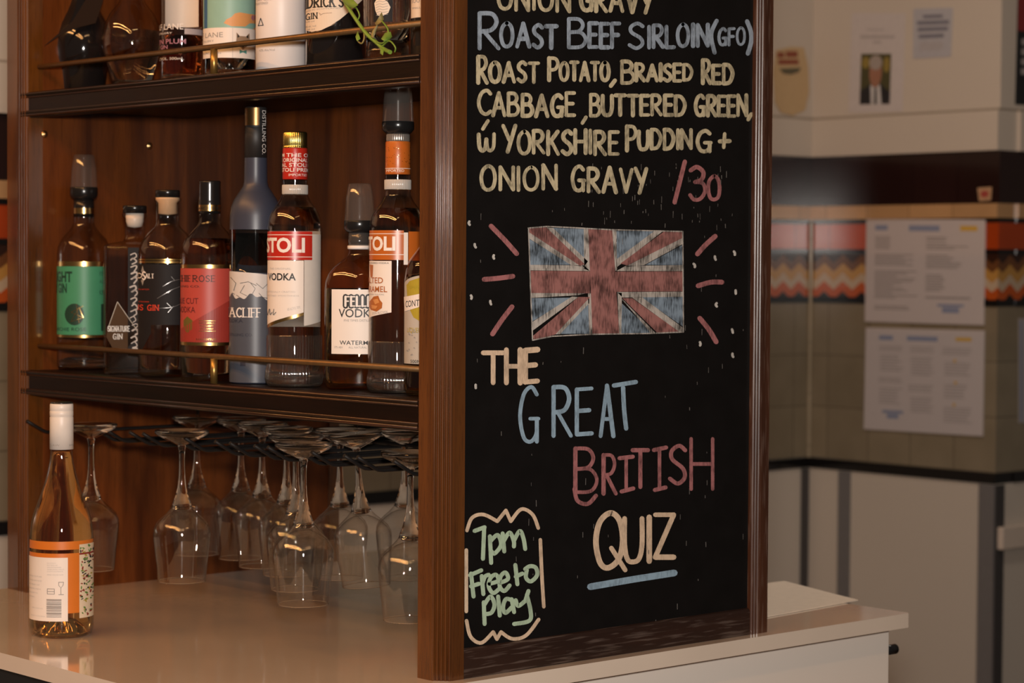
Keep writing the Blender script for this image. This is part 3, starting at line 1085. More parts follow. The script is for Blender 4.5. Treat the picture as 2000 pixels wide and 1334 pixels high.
# ------------------------------------------------------------------ shelf unit
L_IN, L_OUT, TOP = 1.018, 1.084, 1.22
Z1, Z2, Z3, Z4 = 0.7986, 0.758, 0.3574, 0.3166
unit = thing('back_bar_shelf_unit', 'dark mahogany two-shelf unit standing on the white bar top', 'shelf unit', (0, 0, 0))
MB().box((0.026, L_IN, 0.0), (0.60, L_IN + 0.022, TOP)).build('side_panel', W_PANEL, unit)
MB().box((0.30, 0.030, Z3), (0.314, L_IN, TOP)).build('back_panel', W_PANEL, unit)
# left stile: flat outside, reeded inside
def reeds(p0, p1, n, h, out):
    """points across a reeded moulding from p0 to p1 bulging along out"""
    P = []
    for i in range(n):
        for j in range(11):
            t = (i + (j + .5) / 11) / n
            b = h * math.sin(PI * (j + .5) / 11) ** 0.8
            P.append((p0[0] + (p1[0] - p0[0]) * t + out[0] * b, p0[1] + (p1[1] - p0[1]) * t + out[1] * b))
    return P


st = [(0.0, L_OUT), (0.0, 1.053)] + reeds((0.0015, 1.053), (0.0015, 1.022), 4, .0035, (-1, 0)) + [(0.0, 1.022), (0.0, L_IN), (0.026, L_IN), (0.026, L_OUT)]
MB().prism(st[::-1], 0.0, TOP, 'z', 0, False).build('front_stile', W_POST, unit)
MB().box((0.60, L_IN - .004, 0), (0.622, L_OUT, TOP)).build('rear_stile', W_POST, unit)
# corner post with reeded face between the two fronts
cp = [(0.028, 0.046), (0.0, 0.046), (0.0, 0.021)] + reeds((0.001, 0.020), (0.019, 0.001), 5, .0030, (-.707, -.707)) + [(0.021, 0.0), (0.0386, 0.0), (0.0386, 0.030)]
MB().prism(cp[::-1], 0.0, TOP, 'z').build('corner_post', W_POST, unit)
MB().box((0.0, 0.03, TOP), (0.60, L_OUT, TOP + .02)).build('top_panel', W_PANEL, unit)


def shelf(zt, zb, depth, label):
    # moulded front edge, drawn across (x, z)
    h = zt - zb
    pf = [(depth, zt - .001), (0.012, zt - .001), (0.004, zt), (-0.0005, zt - .0015), (-0.002, zt - .004), (-0.0005, zt - .0065), (0.001, zt - .008), (0.001, zb + .011),
          (-.0005, zb + .010), (-.002, zb + .0075), (-.0005, zb + .005), (0.002, zb + .004), (0.003, zb), (0.022, zb), (0.022, zb + .012), (depth, zb + .012)]
    mb = MB()
    n = len(pf)
    ya, yb = 0.047, 1.040
    # the board itself stops at the side panel, only the front edge runs over the stile
    mb.prism([(x, z) for x, z in pf[1:15]][::-1] if False else [(p[0], p[1]) for p in pf[1:14]] + [(0.022, zt - .001)], ya, yb, 'y')
    mb.add([], [])
    o = mb.build('shelf', W_SHELF, unit, label)
    for z, r_ in ((zt - .0035, .0024), (zt - .0085, .0016), (zb + .0095, .0016), (zb + .0040, .0026)):
        MB().tube([(.0006, ya + .0005, z), (.0006, .5, z), (.0006, yb - .0005, z)], r_, 10).build('edge_bead', W_BEAD, o)
    MB().box((0.0221, 0.047, zb + .012), (depth, L_IN - .0005, zt - .0008)).build('shelf_board', W_SHELF, o)
    return o


sh_u = shelf(Z1, Z2, 0.2995, 'upper shelf with dark moulded front edge')
sh_m = shelf(Z3, Z4, 0.598, 'middle shelf with dark moulded front edge')
RX = 0.018
for sh, zt, (pxa, pya), (pxb, pyb) in ((sh_u, Z1, (75, 134), (800, 44)), (sh_m, Z3, (75, 677.5), (800, 717))):
    zr = (at(pxa, pya, 0, RX).z + at(pxb, pyb, 0, RX).z) / 2
    mb = MB()
    mb.tube([(RX, 0.0465, zr), (RX, 0.5, zr), (RX, L_IN - .004, zr)], 0.0042, 14)
    mb.build('gallery_rail', BRASS_DK, sh, 'thin dull brass rail')
    Y = at(418, 720 if sh is sh_m else 120, 0, RX).y
    b = MB().lathe([(0, zt - .001), (.0052, zt - .001), (.0052, zr - .003), (.0, zr - .003)], 18)
    b.v = [(x + RX, y + Y, z) for x, y, z in b.v]
    b.build('rail_post', BRASS, sh, 'bright brass post')
# brass screw heads in the side panel
for px, py in ((87, 262), (292, 285)):
    P = at(px, py, 1, L_IN)
    b = MB().lathe([(0, .0028), (.0022, .0030), (.0026, .0018), (.0050, .0014), (.0062, 0), (.0, 0)], 20)
    b.v = [(P.x + x, P.y - z, P.z + y) for x, y, z in b.v]
    b.build('screw_head', plain('brass_screw', (.62, .40, .18), .35, 1.0), unit)

# ------------------------------------------------------------------ chalkboard
board = thing('chalkboard', 'tall framed chalkboard with roast menu, flag drawing and quiz notice', 'chalkboard', (0.31, 0.0, 0.0))
bx = 0.31
BD = 0.006
BTOP = 1.22


def rel(o):
    o.location.x -= bx
    return o


rel(MB().box((0.0388, BD, 0.030), (0.584, BD + .012, BTOP)).build('board_panel', BOARD, board))
lb = [(BD + .013, 0.0005), (0.0, 0.0005), (0.0, 0.034), (0.0015, 0.0375), (BD - .0003, 0.039), (BD - .0003, 0.0005)]
rel(MB().prism([(0.0003, 0.0005), (0.0003, 0.0335), (0.0022, 0.0372), (BD - .0003, 0.0384), (BD - .0003, 0.0005)], 0.0392, 0.5828, 'x').build('bottom_rail', W_RAIL, board))
rs = [(0.5832, BD - .0003), (0.5832, 0.001)] + reeds((0.584, 0.0015), (0.602, 0.0015), 3, .0030, (0, -1)) + [(0.6035, 0.0), (0.620, 0.0), (0.622, 0.002), (0.622, 0.0275), (0.5832, 0.0275), (0.5832, BD + .0125)]
rel(MB().prism(rs, 0.0, BTOP, 'z').build('frame_stile', W_STILE, board))


def on_board(x, y, lift=0.0004):
    p = at(x, y, 1, BD - lift)
    return (p.x - bx, p.y, p.z)


LIFT = [0]


def stroke(mb, pts, w):
    """one chalk stroke, each laid a hair above the one before"""
    LIFT[0] = (LIFT[0] + 1) % 24
    k = .0003 + LIFT[0] * .000022
    ribbon(mb, pts, w, lambda x, y: on_board(x, y, k))


def chalk_line(words, color, w, label, jit=0.035, gap=.24, part='chalk_lettering', extra=()):
    mb = MB()
    for p in extra:
        stroke(mb, catmull(p) if len(p) > 2 else p, w)
    for it in words:
        body, x0, x1, yt, yb = it[:5]
        rise = it[5] if len(it) > 5 else 0.0
        ww = it[6] if len(it) > 6 else w
        for st in word_strokes(body, x0, x1, yt, yb, gap, rise, jit):
            k = random.uniform(.82, 1.06)
            stroke(mb, st, ww * k)
    return mb.build(part, CH[color], board, label)


def chalk_paths(paths, color, w, label, part='chalk_mark', smooth=True):
    mb = MB()
    for p in paths:
        stroke(mb, catmull(p) if smooth and len(p) > 2 else p, w if not callable(w) else w(p))
    return mb.build(part, CH[color], board, label)


chalk_line([('ONION', 973, 1112, -27, 17, 4), ('GRAVY', 1134, 1274, -24, 20, 5)], 'yellow', 8.5, 'pale yellow words ONION GRAVY cut off at the top')
chalk_line([('R', 937, 974, 26, 93), ('OAST', 979, 1087, 48, 92), ('B', 1110, 1143, 35, 92), ('EEF', 1151, 1210, 48, 93), ('S', 1229, 1255, 43, 93),
            ('IRLOIN', 1266, 1382, 52, 94, -4), ('(', 1389, 1399, 46, 95), ('GFO', 1404, 1454, 55, 88, -2, 6), (')', 1459, 1467, 44, 96)], 'blue', 8.5, 'pale blue heading ROAST BEEF SIRLOIN (GFO)')
chalk_line([('R', 934, 951, 112, 162), ('OAST', 957, 1051, 123, 160), ('P', 1073, 1090, 115, 157), ('OTATO', 1094, 1189, 122, 157), (',', 1193, 1201, 130, 160),
            ('B', 1214, 1237, 118, 161), ('RAISED', 1243, 1351, 126, 157), ('R', 1373, 1387, 116, 162), ('ED', 1393, 1431, 126, 162)], 'yellow', 8.0, 'pale yellow line ROAST POTATO, BRAISED RED')
chalk_line([('C', 935, 958, 178, 223), ('ABBAGE', 963, 1122, 184, 226), (',', 1138, 1145, 198, 233), ('B', 1154, 1172, 183, 226), ('UTTERED', 1177, 1338, 188, 225),
            ('GREEN', 1359, 1458, 188, 226), (',', 1461, 1467, 195, 227)], 'yellow', 8.0, 'pale yellow line CABBAGE, BUTTERED GREEN,')
chalk_line([('w', 935, 965, 240, 294), ('Y', 982, 1006, 245, 298), ('ORKSHIRE', 1012, 1207, 256, 300), ('P', 1225, 1242, 247, 295), ('UDDIN', 1248, 1350, 256, 292, -2),
            ('G', 1362, 1388, 256, 297), ('+', 1406, 1425, 260, 290)], 'yellow', 8.0, 'pale yellow line W YORKSHIRE PUDDING +')
chalk_paths([[(953, 236), (943, 252)]], 'yellow', 7, 'small accent stroke over the w')
chalk_line([('ONION', 940, 1086, 325, 370), ('GRAVY', 1118, 1263, 326, 372, 6)], 'yellow', 8.0, 'pale yellow line ONION GRAVY')
chalk_line([('/', 1317, 1337, 317, 396), ('3', 1348, 1377, 325, 390), ('0', 1383, 1405, 344, 390)], 'pink', 8.5, 'pink price /30', .02)
chalk_line([('T', 944, 983, 690, 748), ('H', 989, 1016, 683, 748), ('E', 1026, 1050, 686, 746, -2)], 'peach', 11, 'peach word THE', .02)
chalk_line([('G', 1016, 1052, 758, 864), ('R', 1081, 1115, 755, 851), ('E', 1127, 1156, 760, 848, -2), ('A', 1173, 1198, 754, 851)], 'sky', 8.5, 'sky blue word GREAT', .015, extra=([(1199, 753), (1242, 746)], [(1217, 757), (1219, 800), (1223, 837)]))
chalk_line([('B', 1124, 1166, 876, 962), ('R', 1179, 1203, 889, 964), ('I', 1223, 1223, 893, 957), ('T', 1236, 1266, 880, 951), ('I', 1288, 1288, 880, 955), ('S', 1308, 1338, 870, 945), ('H', 1350, 1392, 856, 955)],
           'pink', 8, 'pink word BRITISH', .015, extra=([(1122, 955), (1128, 978), (1148, 984), (1164, 968)], [(1210, 895), (1236, 892)], [(1214, 960), (1237, 954)], [(1277, 879), (1301, 874)], [(1279, 957), (1300, 952)]))
chalk_line([('Q', 1164, 1218, 1002, 1110), ('U', 1220, 1254, 1014, 1098), ('I', 1268, 1268, 1010, 1096), ('Z', 1280, 1316, 1006, 1088)], 'peach', 10.5, 'peach word QUIZ', .01)
chalk_paths([[(1153, 1146), (1240, 1131), (1317, 1119)]], 'sky', 13, 'thick sky blue underline', smooth=False)


def c4(*P):
    return [(880 + x / 3.123, 400 + y / 3.123) for x, y in P]


def c5(*P):
    return [(880 + x / 2.498, 800 + y / 2.498) for x, y in P]


for P in (c4((247, 130), (330, 215), (403, 298)), c4((205, 455), (290, 448), (380, 436)), c4((375, 622), (315, 700), (256, 788)),
          c4((1614, 192), (1555, 245), (1506, 300)), c4((1510, 494), (1590, 472), (1655, 472)), c4((1520, 692), (1575, 760), (1620, 836))):
    chalk_paths([P], 'pink', 9.5, None, 'chalk_ray')
for x, y in c4((115, 112), (152, 250), (263, 318), (125, 563), (245, 597), (152, 1108), (1732, 295), (1615, 325), (1488, 370), (1738, 532), (1622, 610), (1720, 770), (1520, 848), (1722, 918)):
    chalk_paths([[(x - .6 + random.uniform(-1, 1), y - 3.2), (x + random.uniform(-1.5, 1.5), y), (x + .6, y + 3.2)]], 'white', 4.8, None, 'chalk_dot')
# notice in its scalloped box
chalk_paths([c5((80, 590), (105, 528), (160, 512), (228, 545)), c5((228, 545), (270, 492)), c5((270, 492), (294, 545)), c5((294, 545), (345, 486), (400, 512), (428, 578)),
             c5((77, 685), (77, 985)), c5((438, 635), (445, 800), (455, 962)), c5((78, 1030), (98, 1108), (150, 1138), (208, 1085)), c5((208, 1085), (226, 1120)), c5((226, 1120), (246, 1085)),
             c5((246, 1085), (300, 1118), (368, 1102), (430, 1024))], 'peach', 7.0, 'peach scalloped box', 'chalk_border')
chalk_paths([c5((117, 592), (166, 574)), c5((164, 576), (158, 728)),
             c5((192, 618), (198, 748)), c5((196, 640), (230, 612), (246, 660), (215, 702), (198, 690)),
             c5((254, 604), (262, 692)), c5((260, 640), (288, 600), (308, 640), (309, 668)), c5((309, 640), (338, 592), (356, 630), (364, 680))], 'green', 8, 'mint green words 7pm', 'chalk_lettering')
chalk_paths([c5((100, 800), (112, 912)), c5((95, 808), (150, 784)), c5((100, 862), (138, 850)), c5((152, 812), (160, 900)), c5((155, 850), (168, 815), (186, 806)),
             c5((190, 850), (232, 835), (222, 806), (196, 820), (186, 862), (208, 895), (240, 872)), c5((242, 845), (280, 826), (268, 795), (244, 815), (240, 862), (262, 885), (288, 858)),
             c5((316, 758), (326, 852)), c5((318, 815), (350, 800)), c5((372, 782), (368, 820), (392, 838), (422, 808), (416, 772), (388, 764), (364, 778))], 'green', 8, 'mint green words Free to', 'chalk_lettering')
chalk_paths([c5((162, 940), (166, 1046)), c5((166, 950), (195, 912), (214, 950), (200, 990), (168, 998)), c5((232, 912), (240, 1005)),
             c5((300, 930), (270, 925), (256, 965), (268, 992), (298, 965)), c5((298, 925), (310, 988)), c5((318, 930), (330, 958), (362, 935)),
             c5((380, 885), (364, 935)), c5((372, 905), (390, 980), (384, 1030), (310, 1046))], 'green', 8, 'mint green word play', 'chalk_lettering')

# flag drawing, blocked in with chalk
mb = MB()


def fill(mi, lift, *P):
    pts = c4(*P)
    tris = tessellate_polygon([[Vector((x, y, 0)) for x, y in pts]])
    mb.add([on_board(x, y, lift) for x, y in pts], [tuple(t) for t in tris], mi)


for P in ([(604, 140), (812, 148), (815, 330)], [(480, 208), (735, 366), (484, 366)], [(1012, 160), (1275, 160), (1015, 332)], [(1415, 245), (1418, 368), (1190, 366)],
          [(490, 570), (740, 566), (497, 712)], [(650, 788), (838, 598), (846, 786)], [(1160, 562), (1420, 562), (1421, 745)], [(1046, 602), (1236, 782), (1040, 785)]):
    fill(0, .0003, *P)
for P in ([(812, 147), (842, 148), (852, 405), (815, 390)], [(984, 152), (1012, 158), (1015, 400), (1000, 405)], [(838, 540), (858, 540), (864, 786), (846, 787)], [(1018, 535), (1045, 538), (1042, 784), (1028, 785)],
          [(484, 366), (815, 370), (850, 404), (486, 400)], [(490, 538), (856, 532), (775, 552), (492, 568)], [(1010, 404), (1070, 372), (1420, 368), (1420, 404)], [(1015, 532), (1420, 530), (1420, 561), (1050, 566)],
          [(586, 138), (626, 142), (838, 345), (812, 380)], [(480, 166), (480, 206), (735, 368), (800, 375)], [(1246, 158), (1296, 160), (1012, 382), (1012, 332)], [(1415, 200), (1415, 240), (1180, 368), (1065, 378)],
          [(496, 716), (740, 560), (780, 562), (500, 768)], [(636, 790), (668, 789), (846, 600), (846, 568)], [(1108, 566), (1165, 562), (1421, 752), (1421, 776), (1392, 774)], [(1040, 570), (1062, 590), (1252, 784), (1224, 786)]):
    fill(2, .0004, *P)
for P in ([(475, 142), (584, 138), (818, 362), (790, 372), (480, 168)], [(1416, 165), (1306, 160), (1036, 358), (1078, 370), (1416, 202)],
          [(500, 802), (512, 826), (640, 790), (852, 562), (780, 562)], [(1048, 570), (1108, 570), (1392, 772), (1262, 782)]):
    fill(1, .0005, *P)
fill(1, .0006, (486, 402), (850, 406), (850, 540), (490, 538))
fill(1, .0006, (1005, 408), (1421, 406), (1422, 528), (1010, 530))
fill(1, .0007, (840, 148), (986, 152), (1004, 400), (1028, 784), (866, 788), (850, 400))
for P in (c4((474, 142), (590, 132), (720, 138), (980, 152), (1290, 160), (1416, 163)), c4((500, 826), (620, 802), (860, 790), (1200, 785), (1421, 776)), c4((476, 142), (484, 400), (500, 820)), c4((1416, 165), (1421, 776))):
    ribbon(mb, P, 2.4, lambda x, y: on_board(x, y, .0008), 2)
mb.build('flag_drawing', [CH['fblue'], CH['fred'], CH['fwhite']], board, 'chalk drawing of a British flag')
# dried chalk drips
mb = MB()
for i in range(130):
    if i < 70:
        x, y = random.gauss(1290, 85), random.uniform(315, 440)
    else:
        x, y = random.uniform(925, 1460), random.uniform(320, 1230)
    if not 920 < x < 1462:
        continue
    h = random.uniform(2, 13)
    ribbon(mb, [(x, y), (x + random.uniform(-.4, .4), y + h)], random.uniform(.6, 1.3), on_board)
o = mb.build('chalk_drips', chalk('chalk_drip_white', (.17, .16, .15), .5), board, 'thin dried drips on the board')
o['kind'] = 'stuff'
# ------------------------------------------------------------------ bottles on the middle shelf
GB = 'bottles on the middle shelf'
GU = 'bottles on the upper shelf'


def jigger(B, y_top, y_black, y_neck, r_top, r_bot, r_neck):
    """clear measuring cup turned over on a black pourer collar"""
    j = B.rev('pourer_collar', [(0, y_black - 1), (r_bot - 1, y_black - 1), (r_bot, y_black + 1), (r_bot, y_black + (y_neck - y_black) * .62), (r_neck + 3, y_neck - 2), (r_neck, y_neck), (0, y_neck)], BLACK, label='black pourer collar')
    B.rev('measure_cup', [(0, y_top), (r_top - 3, y_top), (r_top, y_top + 2), (r_top + (r_bot - r_top) * .55, y_top + (y_black - y_top) * .4), (r_bot - 1, y_black - 4), (r_bot - .5, y_black)], G_CUP, j, label='clear measuring cup over the pourer')
    return j


# 1 green-labelled gin
B = Bottle('gin_bottle', 'green-labelled bottle with clear pourer cup, leftmost on the middle shelf', 'bottle', 164, Z3, 724, group=GB)
jigger(B, 306, 370, 393, 20, 27, 21)
B.rev('neck_sleeve', [(0, 392.6), (20, 392.6), (20, 409), (20, 427), (0, 427)], BLACK)
B.rev('neck_band', [(20.4, 410), (20.4, 421)], GOLD, label='gold neck band')
g = B.rev('glass_body', [(20, 427.5), (20, 437), (22, 445), (31, 457), (43, 470), (50, 485), (52, 500), (52, 712), (51, 719), (47, 724), (0, 722)], G_CLEAR)
B.rev('glass_base', [(0, 716), (44, 720), (48, 717), (48.5, 706), (30, 700), (0, 698)], SOLID, g)
l = B.patch('front_label', 110, 217.5, 523, 656, 52, GREEN, n=40)
B.patch('gold_edge', 110, 217.5, 514, 523.5, 52, GOLD, l, n=40)
B.patch('gold_edge', 110, 217.5, 655.5, 661, 52, GOLD, l, n=40)
B.text([('LIGHT', 108, 142, 553, 19, .03), ('DRY GIN', 98, 132, 574, 17, .03)], 52, GREEN_DK, l)
B.text([('RYE', 193, 199, 541, 8), ('KIN', 193, 202, 578, 9), ('AUS', 193, 202, 556, 7)], 52, GREEN_DK, l)
B.polys('round_emblem', [([(146 + 18 * math.cos(a * .3142), 616 + 21 * math.sin(a * .3142)) for a in range(20)], 0)], 52, [GREEN_DK], l)
mb = MB()
for a, b in (((140, 630), (155, 602)), ((155, 602), (163, 622)), ((163, 622), (140, 612)), ((140, 612), (162, 600)), ((140, 630), (163, 622)), ((150, 596), (155, 632))):
    ribbon(mb, [a, ((a[0] + b[0]) / 2, (a[1] + b[1]) / 2), b], 1.0, lambda x, y: B.on(x, y, 52, .0012))
mb.build('gold_line_drawing', GOLD, l)
B.text([('ARCHIE ROSE', 112, 168, 648, 6.5)], 52, GREEN_DK, l)
B.patch('small_print', 196, 202, 596, 648, 52, GREEN_DK, l, .0006, n=4)

# 2 square clear gin bottle with brown diamond
B = Bottle('gin_bottle', 'square clear bottle with brown diamond label, second from left on the middle shelf', 'bottle', 263, Z3, 732.2, group=GB)
B.rev('cap', [(0, 405), (22, 405), (23, 407), (23, 420), (0, 420)], BLACK)
B.rev('stopper', [(0, 420), (18, 420.3), (17, 436), (14, 446), (0, 449)], WHITE_STOP, label='pale stopper in the neck')
mb = MB()
S = B.s
hw, hd, rc = 60 * S, 36 * S, 12 * S


def rrect(hw, hd, rc, n=5):
    out = []
    for cx, cy, a0 in ((hw - rc, hd - rc, 0), (-hw + rc, hd - rc, PI / 2), (-hw + rc, -hd + rc, PI), (hw - rc, -hd + rc, 1.5 * PI)):
        out += [(cx + rc * math.cos(a0 + PI / 2 * i / n), cy + rc * math.sin(a0 + PI / 2 * i / n)) for i in range(n + 1)]
    return out


def loft(mb, rings, mat=0, cap0=True, cap1=True, smooth=True):
    n = len(rings[0])
    vs = [p for r_ in rings for p in r_]
    fs = [(k * n + i, k * n + (i + 1) % n, (k + 1) * n + (i + 1) % n, (k + 1) * n + i) for k in range(len(rings) - 1) for i in range(n)]
    mb.add(vs, fs, mat, smooth)
    if cap0:
        mb.add(rings[0], [tuple(reversed(range(n)))], mat)
    if cap1:
        mb.add(rings[-1], [tuple(range(n))], mat)


def ringz(hw, hd, rc, z):
    return [(a, b, z) for a, b in rrect(hw, hd, rc)]


loft(mb, [ringz(hw * .96, hd * .96, rc, .0005), ringz(hw, hd, rc, .003), ringz(hw, hd, rc, B.z(488)), ringz(hw * .97, hd * .97, rc, B.z(483)),
          ringz(hw * .80, hd * .80, rc, B.z(479)), ringz(22 * S, 22 * S, 21.9 * S, B.z(474)), ringz(19 * S, 19 * S, 18.9 * S, B.z(466)), ringz(19 * S, 19 * S, 18.9 * S, B.z(430)),
          ringz(24 * S, 24 * S, 23.9 * S, B.z(427)), ringz(24 * S, 24 * S, 23.9 * S, B.z(421))], cap1=False)
g = mb.build('glass_body', G_CLEAR, B.root)
mb = MB()
k = .94
loft(mb, [ringz(hw * k, hd * k, rc, B.z(724)), ringz(hw * k, hd * k, rc, B.z(492))])
mb.build('liquid', LIQ_CLEAR, g)


def flat_on(x, y, off=.0008):
    return ((x - B.cx) * S, -hd - off, B.z(y))


mb = MB()
dp = [(230, 592), (271, 652), (262, 668), (246, 684), (222, 684), (209, 660), (211, 646)]
mb.add([flat_on(*p) for p in dp], [tuple(range(len(dp)))])
l = mb.build('diamond_label', BROWN_LABEL, B.root)
mb = MB()
for a, b in ((dp[0], dp[1]), (dp[0], dp[6])):
    ribbon(mb, [a, b], 1.2, lambda x, y: flat_on(x, y, .0011))
mb.build('label_border', plain('brown_gold_line', (.32, .25, .16), .4), l)


def flat_words(words, wt, mat, parent, fn, part='lettering', serifs=True):
    mb = MB()
    for body, x0, x1, yt, yb in words:
        for pts in word_strokes(body, x0, x1, yt, yb, .26):
            ribbon(mb, pts, (yb - yt) * wt, fn)
            if serifs and len(pts) == 2 and abs(pts[0][0] - pts[1][0]) < abs(pts[0][1] - pts[1][1]):
                for q in pts:
                    ribbon(mb, [(q[0] - (yb - yt) * .13, q[1]), (q[0] + (yb - yt) * .13, q[1])], (yb - yt) * .07, fn)
    return mb.build(part, mat, parent)


flat_words([('SIGNATURE', 212, 253, 639, 649), ('GIN', 222, 239, 654, 664)], .15, plain('silver_print', (.55, .52, .48), .4), l, lambda x, y: flat_on(x, y, .0013))
mb = MB()
mb.add([flat_on(*p) for p in ((250, 487), (271, 487), (271, 700), (250, 700))], [(0, 1, 2, 3)])
l = mb.build('side_strip_label', BLK_LABEL, B.root)
mb = MB()
for i in range(16):
    y = 500 + i * 12.4 + random.uniform(-2, 2)
    x = random.uniform(252, 259)
    ribbon(mb, catmull([(x, y), (x + random.uniform(4, 9), y - 3), (min(270, x + 11), y + random.uniform(0, 6)), (x + random.uniform(2, 7), y + 8)]), random.uniform(1.6, 3.4), lambda x, y: flat_on(x, y, .0011))
mb.build('printed_pattern', INK_LIGHT, l)

# 3 black-labelled gin with cream stopper
B = Bottle('gin_bottle', 'clear bottle with black label, silver branches and cream stopper, third from left', 'bottle', 327, Z3, 737.2, group=GB)
B.rev('cap', [(0, 375), (23, 375), (24, 377), (24, 389), (0, 389)], BLACK)
B.rev('stopper', [(0, 389), (23, 389.5), (23, 394), (18, 400), (18, 421), (0, 424)], CORK, label='cream stopper')
g = B.rev('glass_body', [(26, 391), (26, 396), (22, 399), (22, 440), (25, 447), (38, 459), (50, 475), (56, 492), (57, 506), (57, 726), (55, 734), (50, 738), (0, 734)], G_CLEAR)
B.rev('liquid', [(0, 508), (54, 508), (54, 716), (50, 722), (0, 722)], LIQ_CLEAR, g)
l = B.patch('front_label', 269, 384, 519, 636, 57, BLK_LABEL, n=36)
B.patch('label_skirt', 269, 296, 630, 694, 57, BLK_LABEL, l, bot=lambda u: -64 * max(0, u - .3) ** 1.2, n=10)
B.patch('gold_edge', 269, 384, 509, 511.5, 57, GOLD, l, n=36)
B.patch('gold_edge', 269, 384, 513, 517, 57, GOLD, l, n=36)
B.serif([('WILD', 240, 279, 537, 546), ('S', 280, 285, 534, 549), ('ALT', 286, 301, 538, 546)], 57, INK_WHITE, l, wt=.17)
B.serif([('US GIN', 266, 310, 598, 608)], 57, INK_RED, l, wt=.17)
B.polys('diamond_mark', [([(280, 522), (283, 533), (280, 535), (277, 533)], 0), ([(277, 550), (283, 550), (280, 561)], 0)], 57, [INK_GREY], l)
B.text([('SMALL BATCH', 272, 292, 569, 2.2), ('TASMANIAN', 272, 292, 593, 2.4)], 57, INK_RED, l)
mb = MB()
for a in (((352, 548), (335, 552), (318, 562)), ((350, 562), (332, 570), (308, 585)), ((352, 595), (335, 602), (310, 604)), ((340, 550), (334, 543)), ((335, 568), (328, 574)), ((338, 600), (328, 612)), ((334, 602), (326, 594))):
    ribbon(mb, catmull(list(a)), .8, lambda x, y: B.on(x, y, 57, .0012))
mb.build('silver_branches', plain('silver_foil', (.30, .28, .27), .3, .7), l)

# 4 red-labelled vodka
B = Bottle('vodka_bottle', 'coral red-labelled bottle with black ridged screw cap on the middle shelf', 'bottle', 409, Z3, 745, group=GB)
c = B.rev('screw_cap', [(0, 357), (20, 357), (21.5, 359)] + [(21.5 - .7 * (i % 2), 361 + i * 2.6) for i in range(15)] + [(21.5, 402), (21.5, 421), (0, 421)], BLACK)
B.rev('neck_band', [(21.9, 404), (21.9, 416)], GOLD, label='gold neck band')
B.text([('ARCHIE ROSE', 388, 436, 413.5, 6)], 21.9, INK, c, .0006)
g = B.rev('glass_body', [(20.5, 421.5), (20.5, 436), (24, 444), (37, 458), (49, 473), (55, 490), (56.5, 505), (56.5, 735), (55, 743), (50, 748), (0, 744)], G_CLEAR)
B.rev('liquid', [(0, 469), (45, 469), (50, 480), (53.5, 495), (54, 510), (54, 728), (48, 733), (0, 733)], LIQ_CLEAR, g)
l = B.patch('front_label', 352, 466, 527, 670, 56.5, RED, n=40)
B.patch('gold_edge', 352, 466, 520, 527.5, 56.5, GOLD, l, n=40)
B.patch('gold_edge', 352, 466, 669.5, 676, 56.5, GOLD, l, n=40)
B.polys('dark_corner', [([(380, 628), (462, 580), (462, 669), (353.5, 669), (353.5, 645)], 0)], 56.5, [RED_DK], l)
B.serif([('ARCHIE', 332, 373, 541, 552.5), ('ROSE', 378, 419, 541, 552.5)], 56.5, INK, l, wt=.13)
B.text([('DISTILLING CO.', 335, 391, 564, 4)], 56.5, INK, l)
B.text([('TRUE CUT', 345, 388, 595.5, 11), ('VODKA', 352, 382, 612.5, 11)], 56.5, plain('dark_maroon_ink', (.10, .012, .012), .5), l)
B.polys('hexagon_mark', [([(367, 620), (377, 628), (377, 644), (367, 652), (360, 644), (360, 628)], 0)], 56.5, [plain('olive_gold_print', (.14, .10, .02), .4)], l)
B.text([('GREAT DISTILLED', 389, 420, 634, 3), ('FOR CLARITY', 391, 417, 639.5, 3), ('OR FLAVOUR', 391, 417, 645, 3), ('RARE BOTTLED', 384, 422, 665.5, 3.2)], 56.5, GOLD, l)
B.patch('gold_rule', 389, 421, 627.5, 628.5, 56.5, GOLD, l, .0008, n=6)
B.patch('gold_rule', 389, 421, 647.5, 648.5, 56.5, GOLD, l, .0008, n=6)
B.text([('ARCHIE ROSE', 345, 430, 508, 9)], 56.5, SOLID, g, .0003, part='embossed_lettering')

# 5 tall frosted blue vodka
B = Bottle('vodka_bottle', 'tall frosted blue-grey bottle with long black and bronze capsule', 'bottle', 498.5, Z3, 750, group=GB)
c = B.rev('capsule', [(0, 214), (20, 214), (21, 216), (21, 226), (20.4, 227), (21, 228), (21, 238), (20.4, 239), (21.2, 240), (21.5, 250), (20, 252), (21, 253.5), (22, 312), (0, 312)], BLACK_MATT)
B.patch('bronze_band', 476, 505, 216, 250, 21.6, BRONZE, c, .0003, n=14)
# the maker words run down the capsule
mb = MB()
V, Fc, lo, hi = text_mesh('DISTILLING CO.', 0.0)
vs = []
for vx, vy in V:
    y = 221 + (vx - lo) / (hi - lo) * 85
    vs.append(B.on(510.5 + vy / CAPH * 6.5, y, 22.2, .0006))
mb.add(vs, Fc)
mb.build('lettering', INK_WHITE, c)
FROST_NECK = B.rev('glass_body', [(22, 312.5), (22.5, 345), (23, 360), (25, 368), (33, 380), (42, 394), (47.5, 408), (50, 425), (50.5, 452)], BLUE_FROST, label='frosted blue shoulder')
g = B.rev('clear_band', [(50.5, 452), (50.5, 536)], G_CLEAR)
B.rev('liquid', [(0, 459), (48, 459), (48, 744), (0, 744)], LIQ_CLEAR, g)
l = B.patch('printed_sleeve', 447, 550, 575, 748, 50.5, SLATE, n=40)
B.rev('lower_body', [(50.4, 536), (50.4, 743), (48, 750), (0, 749)], BLUE_FROST)
B.patch('cliff_print', 447, 550, 533, 582, 50.5, CLIFF, l, .0005, top=lambda u: 7 * u ** 2 * 2, bot=lambda u: 3 * math.sin(u * 40) - 4 * math.sin(u * 17), n=40)
